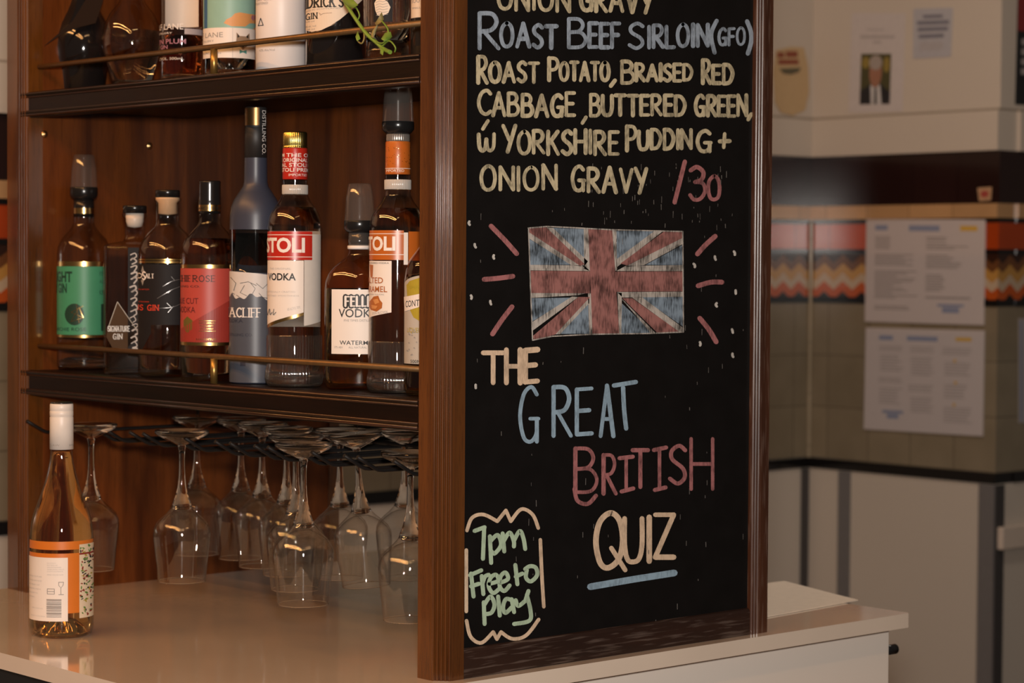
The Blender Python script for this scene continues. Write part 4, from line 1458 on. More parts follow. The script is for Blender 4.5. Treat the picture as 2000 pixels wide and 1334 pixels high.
mb = MB()
for a in (((452, 545), (462, 556), (458, 570)), ((470, 556), (485, 553), (500, 560)), ((478, 560), (470, 574), (482, 580)), ((500, 556), (512, 566), (522, 556)), ((455, 575), (468, 582)), ((505, 575), (512, 583), (522, 585)), ((490, 556), (498, 566), (492, 578))):
    ribbon(mb, list(a), .9, lambda x, y: B.on(x, y, 50.5, .0012))
mb.build('cliff_lines', INK, l)
B.serif([('SEACLIFF', 428, 508, 604, 621)], 50.5, INK_WHITE, l, wt=.15)
B.text([('VODKA', 444, 475, 632, 7), ('DISTILLING CO.', 448, 494, 658, 5)], 50.5, plain('navy_ink', (.03, .03, .045), .5), l)
B.patch('small_mark', 470, 480, 708, 716, 50.5, plain('navy_ink', (0, 0, 0)), l, .0006, n=4)


# 6 and 8, the two ribbed vodka bottles
def ribbed(B, cx, yb, hw, y_sh0, y_sh1, y_rib0, y_rib1):
    d = hw / 53.0
    g = B.rev('glass_body', [(24 * d, y_rib0 - 10), (24 * d, y_rib0), (24 * d, y_rib1), (24 * d, y_sh0 - 4), (26 * d, y_sh0), (31 * d, y_sh0 + 10), (41 * d, y_sh0 + 24), (48 * d, y_sh0 + 36), (52 * d, y_sh0 + 50), (53 * d, y_sh0 + 62),
                             (53 * d, yb - 110), (53 * d, yb - 40), (55 * d, yb - 32), (56 * d, yb - 18), (54 * d, yb - 6), (48 * d, yb), (0, yb - 4)], G_CLEAR)
    B.rev('ribbed_collar', [(24.4 * d, y_rib0), (25 * d, y_rib0 + 1), (25 * d, y_rib1 - 1), (24.4 * d, y_rib1)], plain('cut_glass_white', (.50, .46, .42), .15), g, ribs=44, depth=.018, segs=176)
    B.rev('liquid', [(0, y_sh0 + 22), (38 * d, y_sh0 + 22), (46 * d, y_sh0 + 38), (50 * d, y_sh0 + 52), (50.5 * d, y_sh0 + 62), (50.5 * d, yb - 42), (48 * d, yb - 30), (0, yb - 30)], LIQ_CLEAR, g)
    B.rev('ribbed_base', [(52.5 * d, yb - 100), (53.4 * d, yb - 98), (53.4 * d, yb - 40), (55.6 * d, yb - 32), (56.6 * d, yb - 18), (54.6 * d, yb - 7), (50 * d, yb - 1)], G_RIB, g, ribs=56, depth=.016, segs=224)
    B.rev('glass_foot', [(0, yb - 26), (40 * d, yb - 24), (51 * d, yb - 26), (53 * d, yb - 17), (51 * d, yb - 6), (46 * d, yb - 2), (0, yb - 4)], SOLID, g)
    return g


B = Bottle('vodka_bottle', 'ribbed bottle with scarlet label, gold cap and red neck sleeve', 'bottle', 575, Z3, 756.3, group=GB)
c = B.rev('screw_cap', [(0, 262), (21, 262), (23, 264.5), (23, 288), (22, 290), (23.5, 291), (23.5, 294), (0, 294)], GOLD_CAP, ribs=40, depth=.02, segs=160)
s = B.rev('neck_sleeve', [(23.8, 294), (24.2, 296), (24.4, 353), (23.8, 354.5)], STO_RED)
B.text([('PREMIUM THE ORIGINAL', 516, 636, 311.5, 7, .012), ('THE ORIGINAL STOLI', 538, 618, 321, 7, .012), ('ORIGINAL STOLI PREMIUM', 520, 634, 330.5, 7, .012), ('STOLI PREMIUM THE', 549, 632, 340, 7, .012), ('IMPORTED', 563, 597, 348.5, 4.5)], 24.4, INK_WHITE, s, .0005)
ribbed(B, 575, 757, 53, 386, 440, 365, 383)
B.patch('back_label', 545, 612, 455, 640, 51, PAPER, back=True, off=-.0006, label='white back label seen through the glass')
l = B.patch('brand_label', 521, 608, 456, 511, 53, STO_RED, off=.0006, n=32)
B.patch('label_rule', 521, 608, 462, 463.2, 53, INK_WHITE, l, .0007)
B.patch('label_rule', 521, 608, 504.5, 505.7, 53, INK_WHITE, l, .0007)
B.text([('STOLI', 519.5, 594, 495.5, 26, .035)], 53, INK_WHITE, l, .0008)
l = B.patch('lower_label', 521, 592, 512, 615, 53, PAPER, n=24, bot=lambda u: 23 - 26 * u)
B.patch('gold_edge', 521, 592, 616, 619, 53, GOLD, l, .0006, top=lambda u: 22 - 26 * u, bot=lambda u: 26 - 27 * u)
B.patch('side_label', 593, 625, 461, 622, 53, plain('frosted_white_label', (.66, .61, .56), .35), off=.0001, n=14, bot=lambda u: 16 - 8 * u)
B.text([('THE ORIGINAL', 528, 568, 529.5, 3.5)], 53, INK_LIGHT, l)
B.text([('VODKA', 525.5, 577, 550, 13, .02)], 53, INK, l)
B.text([('EXCEPTIONALLY CRAFTED', 520, 576, 574, 3), ('UNMATCHED SMOOTHNESS', 519, 583, 581.5, 3), ('40% ALC/VOL 700ML', 561, 586, 609, 5, 0, -5)], 53, INK_LIGHT, l)
mb = MB()
for a in (((524, 618), (528, 606), (529, 617), (533, 612)), ((536, 606), (535, 617), (540, 612))):
    ribbon(mb, catmull(list(a)), 1.0, lambda x, y: B.on(x, y, 53, .0012))
mb.build('signature', INK, l)

B = Bottle('vodka_bottle', 'white-labelled amber flask with clear pourer cup and white neck ring', 'bottle', 701, Z3, 762, group=GB)
jigger(B, 362, 435, 458, 23, 30.5, 23)
B.rev('neck_finish', [(0, 457.8), (21, 457.8), (21.5, 459), (21, 463), (22, 464), (21.5, 470), (22.3, 472), (22, 482.5), (0, 482.5)], plain('smoky_neck', (.05, .045, .042), .15))
B.rev('neck_ring', [(20, 482.6), (23.5, 483.5), (23.5, 489.5), (20, 490.5)], INK_WHITE, label='white plastic neck ring')
SYF = 0.62
g = B.rev('glass_body', [(20, 490.5), (20.5, 497), (24, 504), (35, 513), (50, 525), (60, 538), (66, 553), (67.5, 570), (67.5, 748), (65, 757), (60, 762), (0, 757)], G_AMBER, sy=SYF)
B.rev('liquid', [(0, 566), (64.5, 566), (64.5, 742), (60, 750), (0, 750)], LIQ_AMBER, g, sy=SYF)
l = B.patch('front_label', 648, 756, 568, 693, 67.5, PAPER, n=30, sy=SYF)
B.serif([('FELLR', 675, 726, 582, 600)], 67.5, INK, l, .0008, SYF, .60, 'lettering_outline', serifs=False)
B.serif([('FELLR', 675, 726, 582, 600)], 67.5, INK_WHITE, l, .0012, SYF, .23, serifs=False)
B.text([('VODKA', 662, 736, 621.5, 15.5, .008), ('WATERMELON', 664, 748, 675, 8, .006)], 67.5, INK, l, .0008, SYF)
B.text([('FIVE TIMES DISTILLED', 672, 728, 630, 4.2), ('37% ABV', 654, 670, 682, 4), ('ALL NATURAL', 681, 716, 682, 4)], 67.5, INK_GREY, l, .0008, SYF)

B = Bottle('vodka_bottle', 'ribbed bottle with burnt orange label and tall clear pourer cup', 'bottle', 775, Z3, 768, group=GB)
jigger(B, 171, 243, 266, 25, 31.5, 23)
c = B.rev('ribbed_cap', [(0, 266), (22, 266.5), (22.5, 268), (22.5, 279), (22, 281), (0, 281)], plain('silver_grey_cap', (.30, .26, .23), .25, .5), ribs=36, depth=.02, segs=144)
s = B.rev('neck_sleeve', [(23.5, 281), (24.3, 283), (24.6, 343), (24, 345)], STO_OR)
B.patch('sleeve_rule', 749, 801, 333, 334, 24.6, INK_WHITE, s, .0004)
B.text([('IMPORTED', 753, 787, 340.5, 5)], 24.6, INK_WHITE, s, .0005)
mb = MB()
for i in range(46):
    t = random.uniform(-1.3, 1.3)
    y = random.uniform(290, 328)
    x = 775 + 24.6 * math.sin(t)
    mb.add([B.on(x + a, y + b, 24.8, .0006) for a, b in ((-.7, 0), (0, -.7), (.7, 0), (0, .7))], [(0, 1, 2, 3)])
mb.build('gold_dots', GOLD, s)
ribbed(B, 775, 769, 55, 388, 440, 355, 374)
l = B.patch('brand_label', 720, 787, 454, 511, 55, STO_OR, n=28)
B.patch('label_rule', 720, 787, 460, 461.2, 55, INK_WHITE, l, .0007)
B.patch('label_rule', 720, 787, 500, 501.2, 55, INK_WHITE, l, .0007)
B.text([('STOLI', 709, 771, 492, 25, .035)], 55, INK_WHITE, l, .0008)
B.patch('white_edge', 787, 795, 458, 520, 55, PAPER, l, .0004, n=4)
B.patch('side_label', 796, 826, 456, 512, 55, STO_OR, n=10, label='orange label end at the right')
l = B.patch('lower_label', 720, 764, 513, 616, 55, PAPER, n=18, bot=lambda u: 8 - 12 * u)
B.text([('FLAVORED VODKA', 722, 759, 518.5, 3)], 55, INK, l)
B.text([('SALTED', 712, 748, 556, 11, .01), ('KARAMEL', 711, 756, 573, 11, .01)], 55, CARAMEL, l)
B.text([('NATURAL FLAVORS', 720, 750, 579, 2.5), ('37.5% ALC/VOL', 728, 758, 617, 4.5, 0, -4)], 55, INK_GREY, l)
B.polys('caramel_drip', [([(722, 520), (729, 521), (728, 544), (724, 545)], 0)], 55, [CARAMEL], l)
blob = [(722, 592), (730, 582), (739, 580), (742, 588), (747, 594), (746, 604), (736, 611), (725, 608), (721, 602)]
B.polys('caramel_picture', [(blob, 0), ([(729, 588), (738, 586), (741, 593), (733, 597)], 1), ([(726, 598), (738, 600), (734, 606), (727, 605)], 1)], 55, [CARAMEL, plain('caramel_light_print', (.62, .27, .09), .4)], l)

B = Bottle('liqueur_bottle', 'dark glass bottle with mustard and white label beside the corner post', 'bottle', 847, Z3, 775, group=GB)
g = B.rev('glass_body', [(18, 330), (18, 440), (20, 470), (34, 492), (49, 512), (56, 530), (59, 552), (59, 757), (56, 769), (52, 774), (0, 770)], G_AMBER)
B.rev('neck_cap', [(0, 318), (19, 318), (19, 372), (0, 372)], BLACK)
B.rev('liquid', [(0, 535), (54, 540), (56, 556), (56, 752), (52, 764), (0, 764)], solid_glass('dark_brown_spirit', (.30, .16, .06), 1.36), g)
l = B.patch('front_label', 789.5, 905, 545, 712, 59, plain('pale_grey_label', (.46, .42, .37), .5), top=lambda u: 14 - 40 * math.sin(PI * u) ** .6 * .5, n=40)
B.polys('mustard_shape', [([(794, 560), (800, 552), (820, 545), (850, 545), (850, 632), (825, 632), (808, 622), (797, 600)], 0)], 59, [YELLOW_G], l)
B.polys('white_banner', [([(789.5, 583), (830, 574), (860, 572), (860, 596), (830, 598), (791, 611)], 0)], 59, [PAPER], l, .0010)
B.text([('CONTINENTAL', 793.5, 872, 603, 12, .0, -9)], 59, INK, l, .0013)
B.text([('SPIRIT', 799, 830, 566, 5), ('LIQUEUR', 797, 830, 651, 9)], 59, YELLOW_G, l, .0013)
B.polys('printed_specks', [([(x - 1.6, y), (x, y - 1.6), (x + 1.6, y), (x, y + 1.6)], 0) for x, y in [(random.uniform(796, 825), random.uniform(640, 705)) for _ in range(24)]], 59, [INK_GREY], l, .0008)
B.text([('500ML', 803, 828, 710, 6)], 59, INK, l, .0013)

# ------------------------------------------------------------------ bottles on the upper shelf
B = Bottle('rum_bottle', 'black round jug bottle, leftmost on the upper shelf', 'bottle', 163, Z1, X=.10, ylip=165, group=GU)
by = B.by
B.rev('glass_body', [(0, by), (38, by), (41, by - 4), (46, 140), (54, 118), (57, 95), (55, 72), (47, 48), (33, 22), (22, -4), (17, -26), (15, -60), (15, -96), (17, -100), (17, -112), (0, -112)], BLACK_GLASS)
B.rev('screw_cap', [(0, -112.2), (17, -112.2), (17, -140), (0, -140)], BLACK_MATT)
for s_ in (-1, 1):
    mb = MB()
    pts = [Vector(((16 + 15 * math.sin(PI * t / 10)) * B.s * s_, -4 * B.s, B.z(-84 + 56 * t / 10))) for t in range(11)]
    pts[0].x, pts[-1].x = 14 * B.s * s_, 20 * B.s * s_
    mb.tube(pts, 4.2 * B.s, 10).build('loop_handle', BLACK_GLASS, B.root)
tg = [(88, 99), (142, 50), (172, 0), (196, -40), (206, -30), (200, 10), (186, 52), (150, 62), (118, 78)]
mb = MB()
n = len(tg)
fr = [Vector(((x - B.cx) * B.s, -60 * B.s - 0.006, B.z(y))) for x, y in tg]
bk = [p + Vector((0, .0012, 0)) for p in fr]
mb.add(fr + bk, [(i, (i + 1) % n, n + (i + 1) % n, n + i) for i in range(n)])
for t in tessellate_polygon([[Vector((x, y, 0)) for x, y in tg]]):
    mb.add([fr[i] for i in t] + [bk[i] for i in t], [(0, 1, 2), (5, 4, 3)])
mb.build('neck_tag', plain('dark_brown_tag', (.022, .013, .009), .9, spec=.08), B.root, 'dark triangular tag hanging from the neck')

B = Bottle('tequila_bottle', 'clear round-bellied decanter bottle beside the black jug', 'bottle', 258, Z1, X=.10, ylip=158, group=GU)
by = B.by
g = B.rev('glass_body', [(18, -95), (18, -30), (19, -12), (27, 8), (43, 28), (54, 50), (58.5, 78), (57, 102), (49, 128), (40, by - 18), (36, by - 5), (30, by), (0, by - 3)], G_CLEAR)
B.rev('liquid', [(0, 62), (54, 62), (55.5, 80), (54, 102), (46, 128), (38, by - 20), (0, by - 18)], LIQ_CLEAR, g)
B.rev('glass_base', [(0, by - 14), (34, by - 16), (33, by - 5), (28, by - 2), (0, by - 4)], SOLID, g)
B.rev('stopper', [(0, -130), (24, -130), (24, -104), (17, -100), (17, -80), (0, -80)], W_SHELF)
B.text([('CANTES', 226, 306, 92, 14)], 58.5, SOLID, g, .0003, part='embossed_lettering')

B = Bottle('gin_bottle', 'slim clear bottle of plum red spirit with white lettering', 'bottle', 355, Z1, X=.10, ylip=148, group=GU)
by = B.by
g = B.rev('glass_body', [(16, -150), (16, -110), (24, -95), (38, -80), (42, -60), (42, by - 8), (40, by - 2), (36, by), (0, by - 3)], G_CLEAR)
B.rev('liquid', [(0, 72), (39.5, 72), (39.5, by - 26), (36, by - 22), (0, by - 22)], LIQ_PLUM, g)
B.rev('glass_base', [(0, by - 18), (38, by - 20), (39, by - 8), (35, by - 2), (0, by - 4)], SOLID, g)
B.rev('cap', [(0, -176), (18, -176), (18, -140), (0, -140)], BLACK)
l = B.patch('printed_band', 360, 396, 60, 71, 42, plain('mauve_white_band', (.48, .40, .40), .5), n=14)
B.text([('WOLF LANE', 291, 358, 62, 11), ('DISTILLERY', 304, 337, 70.5, 3.5), ('ALC/VOL. 500mL', 304, 359, 120.5, 5)], 42, INK_WHITE, g, part='printed_lettering')
B.text([('DAVIDSON PLUM', 272, 363, 89.5, 9, .015), ('GIN', 315, 328.5, 99, 7, .015)], 42, INK_PURPLE, g, part='printed_lettering')
B.patch('back_label', 322, 388, -60, 50, 40, PAPER, back=True, off=-.0005)

B = Bottle('gin_bottle', 'teal-labelled bottle with white band and bow-tied animal emblem', 'bottle', 448, Z1, X=.10, ylip=137, group=GU)
by = B.by
g = B.rev('glass_body', [(16, -140), (16, -105), (28, -90), (46, -74), (51, -55), (51, by - 8), (49, by - 2), (44, by), (0, by - 3)], G_CLEAR)
B.rev('cap', [(0, -168), (18, -168), (18, -130), (0, -130)], BLACK)
B.rev('liquid', [(0, -60), (48.5, -55), (48.5, by - 24), (0, by - 22)], LIQ_CLEAR, g)
B.rev('glass_base', [(0, by - 18), (46, by - 20), (48, by - 8), (43, by - 2), (0, by - 4)], SOLID, g)
l = B.patch('picture_label', 397, 499, -50, 60, 51, TEAL, n=36)
B.patch('blue_stripe', 400, 406, -50, 59, 51, plain('deep_blue_print', (.03, .12, .26), .4), l, .0006, n=4)  # narrow deep blue stripe down the left of the label
B.polys('orange_animal_shape', [([(437, 51), (442, 44), (452, 39), (458, 32), (468, 29.5), (484, 31), (498, 30), (498, 47), (486, 49), (478, 56), (452, 57)], 0), ([(490, 33), (498, 31), (497, 38), (493, 43), (489, 39)], 1), ([(493, 58), (498, 54), (498.4, 100), (495, 110)], 0)], 51, [PEACH_P, INK_PURPLE], l)
l = B.patch('name_label', 397.5, 497, 59.5, 117.5, 51, PAPER, off=.0009, n=36)
B.text([('WOLF LANE', 371, 436, 78, 9.5), ('DISTILLERY', 392, 419, 86.5, 3.5), ('TROPICAL GIN', 398, 432, 110, 3.5)], 51, INK_GREY, l, .0013)
B.patch('label_rule', 453.5, 454.3, 60, 117, 51, INK_LIGHT, l, .0012, n=2)
B.polys('animal_emblem', [([(461, 68), (467, 75), (479, 75), (485, 68), (486, 80), (488, 88), (478, 96), (473, 101), (468, 96), (460, 88), (461, 80)], 0), ([(463, 71), (467, 76), (463, 79)], 1), ([(483, 71), (479, 76), (483, 79)], 1),
                          ([(468, 87), (473, 91), (478, 87), (474, 97), (472, 97)], 1)], 51, [FOX, INK], l, .0013)
B.polys('bow_tie', [([(467, 101), (473, 104), (480, 101), (480, 109), (473, 106), (467, 109)], 0)], 51, [TEAL_INK], l, .0013)

B = Bottle('gin_bottle', 'plain matt white bottle with small black triangle', 'bottle', 549, Z1, X=.10, ylip=130, group=GU)
by = B.by
g = B.rev('glass_body', [(0, by), (46, by), (49.5, by - 4), (49.5, -50), (46, -66), (24, -82), (16, -92), (16, -122), (0, -122)], MATT_WHITE)
B.rev('stopper', [(0, -122.2), (19, -122.2), (19, -150), (0, -150)], CORK)
B.text([('DRY GIN', 503, 529, 6.5, 4.5), ('REGISTERED', 501, 524, 13.5, 4), ('42% Alc/Vol', 507.5, 537, 104, 4)], 49.5, INK_GREY, g, part='printed_lettering')
mb = MB()
for a, b in (((505.5, 54), (515, 54)), ((515, 54), (510, 40)), ((510, 40), (505.5, 54))):
    ribbon(mb, [a, b], 1.4, lambda x, y: B.on(x, y, 49.5, .0008))
mb.build('triangle_mark', INK, g)

B = Bottle('gin_bottle', 'squat black apothecary bottle with cream diamond label', 'bottle', 655, Z1, X=.10, ylip=118, group=GU)
by = B.by
g = B.rev('glass_body', [(0, by), (54, by), (58, by - 5), (58, -45), (54, -62), (34, -76), (20, -84), (19, -112), (22, -114), (22, -122), (0, -122)], BLACK_GLASS)
B.rev('stopper', [(0, -122.2), (20, -122.2), (20, -138), (0, -138)], BLACK_MATT)
l = B.polys('diamond_label', [([(597.5, 62), (597.5, -60), (660, -70), (722, -20), (712, -4), (700, 10), (684, 26), (664, 44), (645, 57), (628, 65), (610, 67)], 0)], 58, [PAPER_CR])
B.serif([("HENDRICK'S", 566, 669, 1, 20)], 58, INK, l, wt=.17)
B.text([('DISTILLED IN SCOTLAND', 588, 664, 28, 2.6, 0, -4)], 58, INK_GREY, l)
B.serif([('GIN', 599, 620, 31, 42)], 58, INK, l, wt=.17)
B.text([('41.4% vol', 598, 615, 48, 2.8), ('45% alc. vol', 598, 618, 57.5, 3.4), ('700 ml', 600, 616, 63, 2.6)], 58, INK_GREY, l)
mb = MB()
for a in (((627, 34), (624, 31), (626, 36), (632, 33), (648, 32)), ((598, 66), (622, 66.5), (650, 55), (690, 22), (714, -3))):
    ribbon(mb, list(a), .9, lambda x, y: B.on(x, y, 58.2, .0010))
mb.build('label_flourish', FOX, l)

B = Bottle('spirit_bottle', 'clear ribbed bottle with black label and white shell picture', 'bottle', 757, Z1, X=.10, ylip=107, group=GU)
by = B.by
g = B.rev('glass_body', [(16, -120), (16, -96), (30, -82), (44, -66), (46.5, -50), (46.5, 70), (44, by - 4), (40, by), (0, by - 3)], G_CLEAR)
B.rev('ribbed_glass', [(46.8, -45), (46.8, 68)], G_RIB, g, ribs=36, depth=.014, segs=144)
B.rev('liquid', [(0, -50), (43, -48), (43, 80), (0, 82)], LIQ_CLEAR, g)
B.rev('glass_base', [(0, 84), (42, 82), (42, by - 6), (36, by - 2), (0, by - 4)], SOLID, g)
B.rev('cap', [(0, -146), (18, -146), (18, -110), (0, -110)], BLACK)
l = B.patch('front_label', 730, 766, -40, 48, 47.5, BLK_LABEL, off=.001, n=14)
sh = [(734, 26), (732, 12), (737, 3), (747, 3), (757, 10), (762, 20), (758, 31), (748, 37), (738, 36)]
B.polys('shell_picture', [(sh, 0)], 47.5, [PAPER_CR], l, .0015)
mb = MB()
for k in range(6):
    y = 8 + k * 5
    ribbon(mb, [(735 + k * .3, y + 3), (742, y), (748, y + 2), (757, y - 1 + k * .4)], .7, lambda x, yy: B.on(x, yy, 47.5, .0025))
mb.build('shell_lines', INK_GREY, l)

B = Bottle('spirit_bottle', 'cream-labelled bottle half hidden by the corner post, upper shelf', 'bottle', 842, Z1, X=.12, ylip=104, group=GU)
by = B.by
g = B.rev('glass_body', [(14, -110), (14, -80), (30, -62), (40, -45), (40, by - 6), (36, by), (0, by - 3)], plain('dark_bottle_glass', (.02, .014, .01), .08, coat=.4))
l = B.patch('front_label', 803, 880, -30, 38, 40, PAPER_CR, n=24)
B.text([('SOUTH', 805, 835, 9, 7), ('SMALL BATCH', 806, 850, 21, 3.5)], 40, INK_GREY, l)
B.rev('cap', [(0, -136), (16, -136), (16, -100), (0, -100)], BLACK)

# ------------------------------------------------------------------ wine bottle on the counter
B = Bottle('wine_bottle', 'orange wine bottle with white cap standing on the counter at the left', 'bottle', 120.5, 0.0, 1242)
c = B.rev('screw_cap', [(0, 790), (21, 790), (22.5, 792), (22.8, 803), (22, 804), (22.8, 805), (22.8, 814), (22, 815), (22.8, 817), (23, 879), (0, 879)], plain('white_capsule', (.74, .68, .63), .4))
B.rev('cap_disc', [(0, 787.5), (21, 787.5), (22, 789), (21.5, 790.2), (0, 790.2)], BLACK, c, label='black top of the cap')
B.text([('CLAW', 98, 117, 872, 3.5), ('2021', 134, 146, 872, 3.5)], 23, INK_GREY, c, .0004)
g = B.rev('glass_body', [(21, 879.5), (21.5, 890), (24, 908), (29, 930), (36, 955), (45, 980), (54, 1005), (59, 1025), (61.5, 1050), (61.5, 1222), (59, 1236), (54, 1243), (40, 1236), (22, 1216), (0, 1208)], thin_glass('wine_bottle_glass', (.95, .86, .74), .35, 1.9, .02), segs=64)
B.rev('liquid', [(0, 884), (18.5, 884), (19.5, 894), (22, 910), (27, 932), (34, 957), (43, 982), (51.5, 1006), (56.5, 1026), (59, 1050), (59, 1220), (56, 1233), (50, 1237), (38, 1229), (20, 1209), (0, 1201)], LIQ_ROSE, g, segs=64)
l = B.patch('orange_label', 58.5, 155, 1076, 1192, 61.5, ORANGE_B, n=36)
B.patch('orange_stripe', 58.5, 181, 1053, 1069, 61.5, ORANGE_B, l, n=40)
l = B.patch('back_label', 57, 132, 1084, 1207, 61.5, PAPER, off=.0008, n=32)
B.text([('SKIN CONTACT', 93.5, 110, 1095.5, 2.2), ('PINOT GRIGIO AND', 93.5, 113, 1099.5, 2.2), ('GEWURZTRAMINER', 93.5, 120, 1103.5, 2.2), ('ADELAIDE HILLS', 93.5, 125, 1107.5, 2.2), ('SOUTH AUSTRALIA', 93.5, 123, 1111.5, 2.2), ('DRINK CHILLED NOW', 93.5, 124, 1118, 2.4)], 61.5, INK_LIGHT, l, .0012)
B.text([('A WINE OF TEXTURE', 57.5, 84, 1123, 2.6), ('WITH SPICE AND ROSE', 57.5, 84, 1131, 2.6), ('PETALS, FRESHLY CUT', 57.5, 80, 1139, 2.6), ('ORANGE PEEL AND A', 57.5, 82, 1147, 2.6), ('GENTLE GRIP TO', 57.5, 76, 1155, 2.6), ('THE FINISH', 57.5, 70, 1163, 2.6), ('750ML 13.0% ALC/VOL', 66, 86, 1184, 2.4), ('PRODUCT OF AUSTRALIA', 64, 90, 1199, 2.2)], 61.5, INK_LIGHT, l, .0012)
bar_ = []
y = 1164.0
while y < 1199:
    h = random.choice((.8, 1.2, 2.2, 3.0))
    bar_.append(y)
    B.patch('barcode_bar', 93 if False else 92.5, 120, y, y + h, 61.5, INK_GREY, l, .0012, n=6)
    y += h + random.choice((.9, 1.5))
mb = MB()
for P in ([(94, 1144), (107, 1144)], [(107, 1144), (107, 1154)], [(107, 1154), (94, 1154)], [(94, 1154), (94, 1144)], [(95, 1149), (106, 1149)]):
    ribbon(mb, P, 1.2, lambda x, y: B.on(x, y, 61.5, .0012))
for P in ([(115, 1131), (115, 1137), (119, 1142), (123, 1137), (124, 1131)], [(119, 1142), (119, 1155)], [(115, 1155), (124, 1155)], [(115, 1131), (124, 1131)]):
    ribbon(mb, P, 1.2, lambda x, y: B.on(x, y, 61.5, .0012))
mb.build('printed_symbols', INK_GREY, l)
l = B.patch('floral_label', 153.5, 181, 1060, 1203, 61.5, FLOR, off=.0008, n=14)
mats = [FL_RED, FL_GRN, INK, YELLOW_G]
shapes = []
for i in range(110):
    x, y = random.uniform(155, 179.6), random.uniform(1063, 1200)
    if 1076 < y < 1080:
        continue
    a, b, t = random.uniform(1.6, 3.6), random.uniform(.8, 1.8), random.uniform(0, PI)
    mi = random.choice((0, 0, 1, 1, 1, 2, 2, 3))
    pts = [(x + a * math.cos(q) * math.cos(t) - b * math.sin(q) * math.sin(t), y + a * math.cos(q) * math.sin(t) + b * math.sin(q) * math.cos(t)) for q in [2 * PI * j / 8 for j in range(8)]]
    if max(p[0] for p in pts) < 181 and min(p[0] for p in pts) > 153.8:
        shapes.append((pts, mi))
B.polys('floral_print', shapes, 61.5, mats, l, .0011)
B.patch('brown_stripe', 153.5, 181, 1076.5, 1080, 61.5, FL_RED, l, .0010, n=10)

# ------------------------------------------------------------------ hanging glass rack and glasses
rack = thing('glass_rack', 'black wire stemware rack screwed under the middle shelf', 'glass rack', (0.3, 0.52, 0.300))
rx, ry, rz = rack.location
ZW = 0.2575
tips = [(253, 839), (279, 851), (338, 851), (361, 864), (420, 872), (449, 875), (497, 868), (523, 877), (584, 884), (609, 895), (672, 903), (698, 894)]
ys = []
for px, py in tips:
    ys.append(at(px, py, 0, -0.015).y)
ys += [at(185, 841, 0, -.015).y, at(205, 842, 0, -.015).y, at(52, 822, 0, -.015).y]
ys += [min(ys) - .075]
ys = [min(max(v, .056), L_IN - .012) for v in ys]
for Y in ys:
    pts = [(-0.015, Y, .2775), (0.000, Y, .2690), (0.013, Y, .2615), (0.020, Y, .2585), (0.028, Y, ZW), (0.05, Y, ZW), (.30, Y, ZW), (0.52, Y, ZW), (0.555, Y, ZW + .004), (.565, Y, .285), (.567, Y, .3115)]
    MB().tube([(a - rx, b - ry, c - rz) for a, b, c in pts], .0027, 8).build('hanger_wire', WIRE, rack)
for X in (.27, .567):
    MB().tube([(X - rx, min(ys) - .01 - ry, ZW + .006 - rz), (X - rx, .5 - ry, ZW + .006 - rz), (X - rx, max(ys) + .01 - ry, ZW + .006 - rz)], .0032, 8).build('cross_wire', WIRE, rack)
for Y in (.10, .52, .94):
    MB().tube([(.27 - rx, Y - ry, ZW + .006 - rz), (.27 - rx, Y - ry, .3278 - rz)], .003, 8).build('mounting_stud', WIRE, rack)

GZR, GZF = 0.0665, 0.2865
H = GZF - GZR


def wine_glass(label, loc, tilt=(0, 0)):
    g = thing('wine_glass', label, 'wine glass', loc, random.uniform(0, 6), 'wine glasses hanging upside down')
    g.rotation_euler = (tilt[0], tilt[1], 0)
    return g


# profile from the rim (down) to the foot (up), metres above the rim
k = 1.0
bowl = [(.0345, 0.0), (.0352, .004), (.0374, .026), (.0399, .046), (.0415, .061), (.0419, .069), (.0411, .0765), (.0374, .0850), (.0300, .0925), (.0215, .1000), (.0160, .1062), (.0122, .1140)]
inner = [(.0335, 0.0004), (.0342, .004), (.0364, .026), (.0389, .046), (.0405, .0605), (.0409, .068), (.0399, .0752), (.0360, .0832), (.0285, .0902), (.0195, .0970), (.0105, .1010), (.0, .1020)]
stem = [(0, .1030), (.0095, .1034), (.0150, .1068), (.0142, .1092), (.0136, .1130), (.0112, .1190), (.0084, .1280), (.0063, .1380), (.0050, .150), (.0044, .162), (.0041, .176), (.0044, .188), (.0056, .1950), (.0066, .1980), (0.0, .1990)]
foot = [(0, .1980), (.0070, .1984), (.0125, .2010), (.0240, .2066), (.0350, .2120), (.0388, .2150), (.0394, .2180), (.0385, .2200), (.034, .2203), (.015, .2190), (0, .2184)]
proto = None
spots = [('wine glass hanging farthest left, half behind the wine bottle', 178, 1118, None), ('front wine glass second from left, right of the wine bottle before the wooden panel', 355, 1137, None),
         ('wine glass behind the second one, farthest back at the left', 384, 1088, None), ('wine glass at the back with its rim above the counter edge, middle left', 470, 1096, None),
         ('wine glass overlapping the left side of the glass before it, middle of the row', 511, 1112, None), ('wine glass mostly hidden behind the large front glass, left of it', 559, 1128, None),
         ('wine glass directly behind the large front glass', 577, 1157, None), ('large front wine glass with foot lowest in the middle of the rack', 592, 1187, None),
         ('wine glass behind the tilted one, right of the front glass', 663, 1135, None), ('tilted wine glass leaning to the right of the front glass', 693, 1150, (.0, .0)),
         ('wine glass at the right showing the white wall through its gap', 789, 1135, None), ('frontmost wine glass cut off by the corner post', 800, 1225, None)]


def dup(src, parent=None):
    c = src.copy()
    COL.objects.link(c)
    if parent:
        c.parent = parent
    for ch in src.children:
        dup(ch, c)
    return c


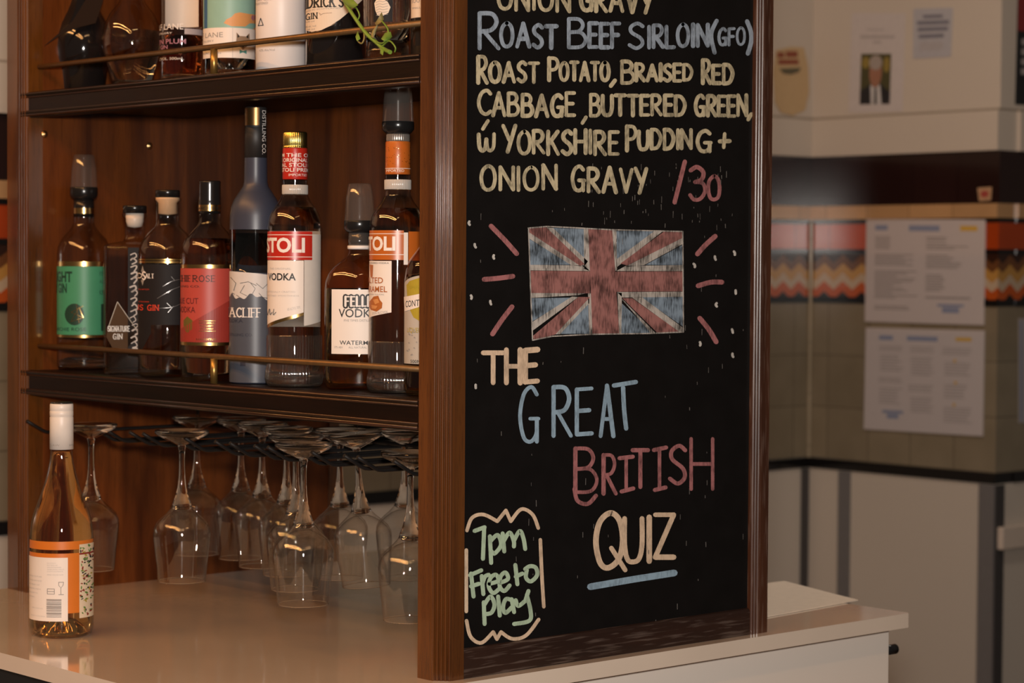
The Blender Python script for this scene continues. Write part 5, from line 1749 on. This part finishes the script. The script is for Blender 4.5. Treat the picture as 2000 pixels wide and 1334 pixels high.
for i, (lab, px, yr, tl) in enumerate(spots):
    P = at(px, yr - 6, 2, GZR)
    if i in (1, 7, 11):
        P = at(px, yr - 6, 0, {1: .0, 7: .0, 11: .024}[i])
        P.z = GZR
    if proto is None:
        proto = g = thing('wine_glass', lab, 'wine glass', P, 0.0, 'wine glasses hanging upside down')
        b = MB().lathe(bowl, 56).lathe(inner[::-1], 56)
        ring = [(.0340 + .0007 * math.cos(2 * PI * j / 8), .0002 + .0007 * math.sin(2 * PI * j / 8)) for j in range(9)]
        b.lathe(ring, 56, 1).build('bowl', [G_WINE, SOLID], g)
        MB().lathe(stem, 24).build('stem', SOLID, g)
        MB().lathe(foot, 48).build('foot', SOLID, g)
    else:
        g = dup(proto)
        g.location = P
        g['label'] = lab
    if tl is not None:
        # leaning in its slot, rim swung towards the lens side
        d = (CAM - P).normalized()
        ax = Vector((d.x, d.y, 0)).normalized()
        M = Matrix.Translation(P + Vector((0, 0, .215))) @ Matrix.Rotation(math.radians(4.5), 4, ax) @ Matrix.Translation(Vector((0, 0, -.215)))
        g.matrix_world = M

# ------------------------------------------------------------------ trailing vine over the gallery rail
P0 = at(763, 103, 0, .012)
vine = thing('trailing_vine', 'green vine trailing over the upper gallery rail near the corner post', 'plant', P0)


def vp(x, y, X=.020):
    p = at(x, y, 0, X) - P0
    return (p.x, p.y, p.z)


def vtube(name, pts, r0, r1, mat=LEAF):
    q = catmull([vp(*p) for p in pts], 6)
    n = len(q)
    MB().tube(q, r0, 8, radii=[r0 + (r1 - r0) * i / (n - 1) for i in range(n)]).build(name, mat, vine)


vtube('stem', [(664, -30), (672, 0, .018), (690, 30, .016), (714, 64, .014), (734, 82, .014), (750, 96, .012), (762, 102, .008)], .0022, .0030)
vtube('tendril', [(676, 8, .016), (694, 14, .016), (702, 30, .016), (697, 42, .016)], .0012, .0009)
vtube('tendril', [(733, 82, .013), (748, 84, .008), (757, 70, .006), (757, 56, .008), (745, 41, .012), (738, 42, .014)], .0011, .0012)
vtube('tendril', [(699, 62, .014), (698, 78, .010), (706, 85, .008), (711, 76, .010), (711, 62, .014)], .0011, .0011, LEAF_DRY)
vtube('tendril', [(745, 92, .012), (760, 80, .006), (772, 92, .004), (771, 102, .006)], .0012, .0010, LEAF)


def leaf(pts, mat, X=.012, curl=.006):
    """leaf blade: outline with a raised midrib and real thickness"""
    n = len(pts)
    cx, cy = sum(p[0] for p in pts) / n, sum(p[1] for p in pts) / n
    top = [Vector(vp(x, y, X + curl * math.sin(i * 2.1))) for i, (x, y) in enumerate(pts)]
    c = Vector(vp(cx, cy, X - curl * .6))
    bk = [p + Vector((.0008, 0, 0)) for p in top]
    mb = MB()
    mb.add(top + [c], [(i, (i + 1) % n, n) for i in range(n)], 0, True)
    mb.add(bk + [c + Vector((.0008, 0, 0))], [((i + 1) % n, i, n) for i in range(n)], 0, True)
    mb.add(top + bk, [(i, n + i, n + (i + 1) % n, (i + 1) % n) for i in range(n)])
    mb.build('leaf', mat, vine)


leaf([(745, 24), (749, 38), (744, 44), (735, 50), (732, 46), (737, 38)], LEAF_DRY)
leaf([(737, 48), (734, 62), (728, 74), (724, 72), (727, 58)], LEAF_DRY)
leaf([(744, 76), (752, 64), (762, 62), (765, 72), (758, 80), (750, 80)], LEAF, .006)
leaf([(668, -6), (688, -2), (699, 10), (690, 16), (674, 12)], LEAF)
leaf([(698, 62), (694, 72), (697, 80), (703, 76)], LEAF, .010)
leaf([(743, 92), (742, 104), (747, 108), (749, 98)], LEAF, .008)
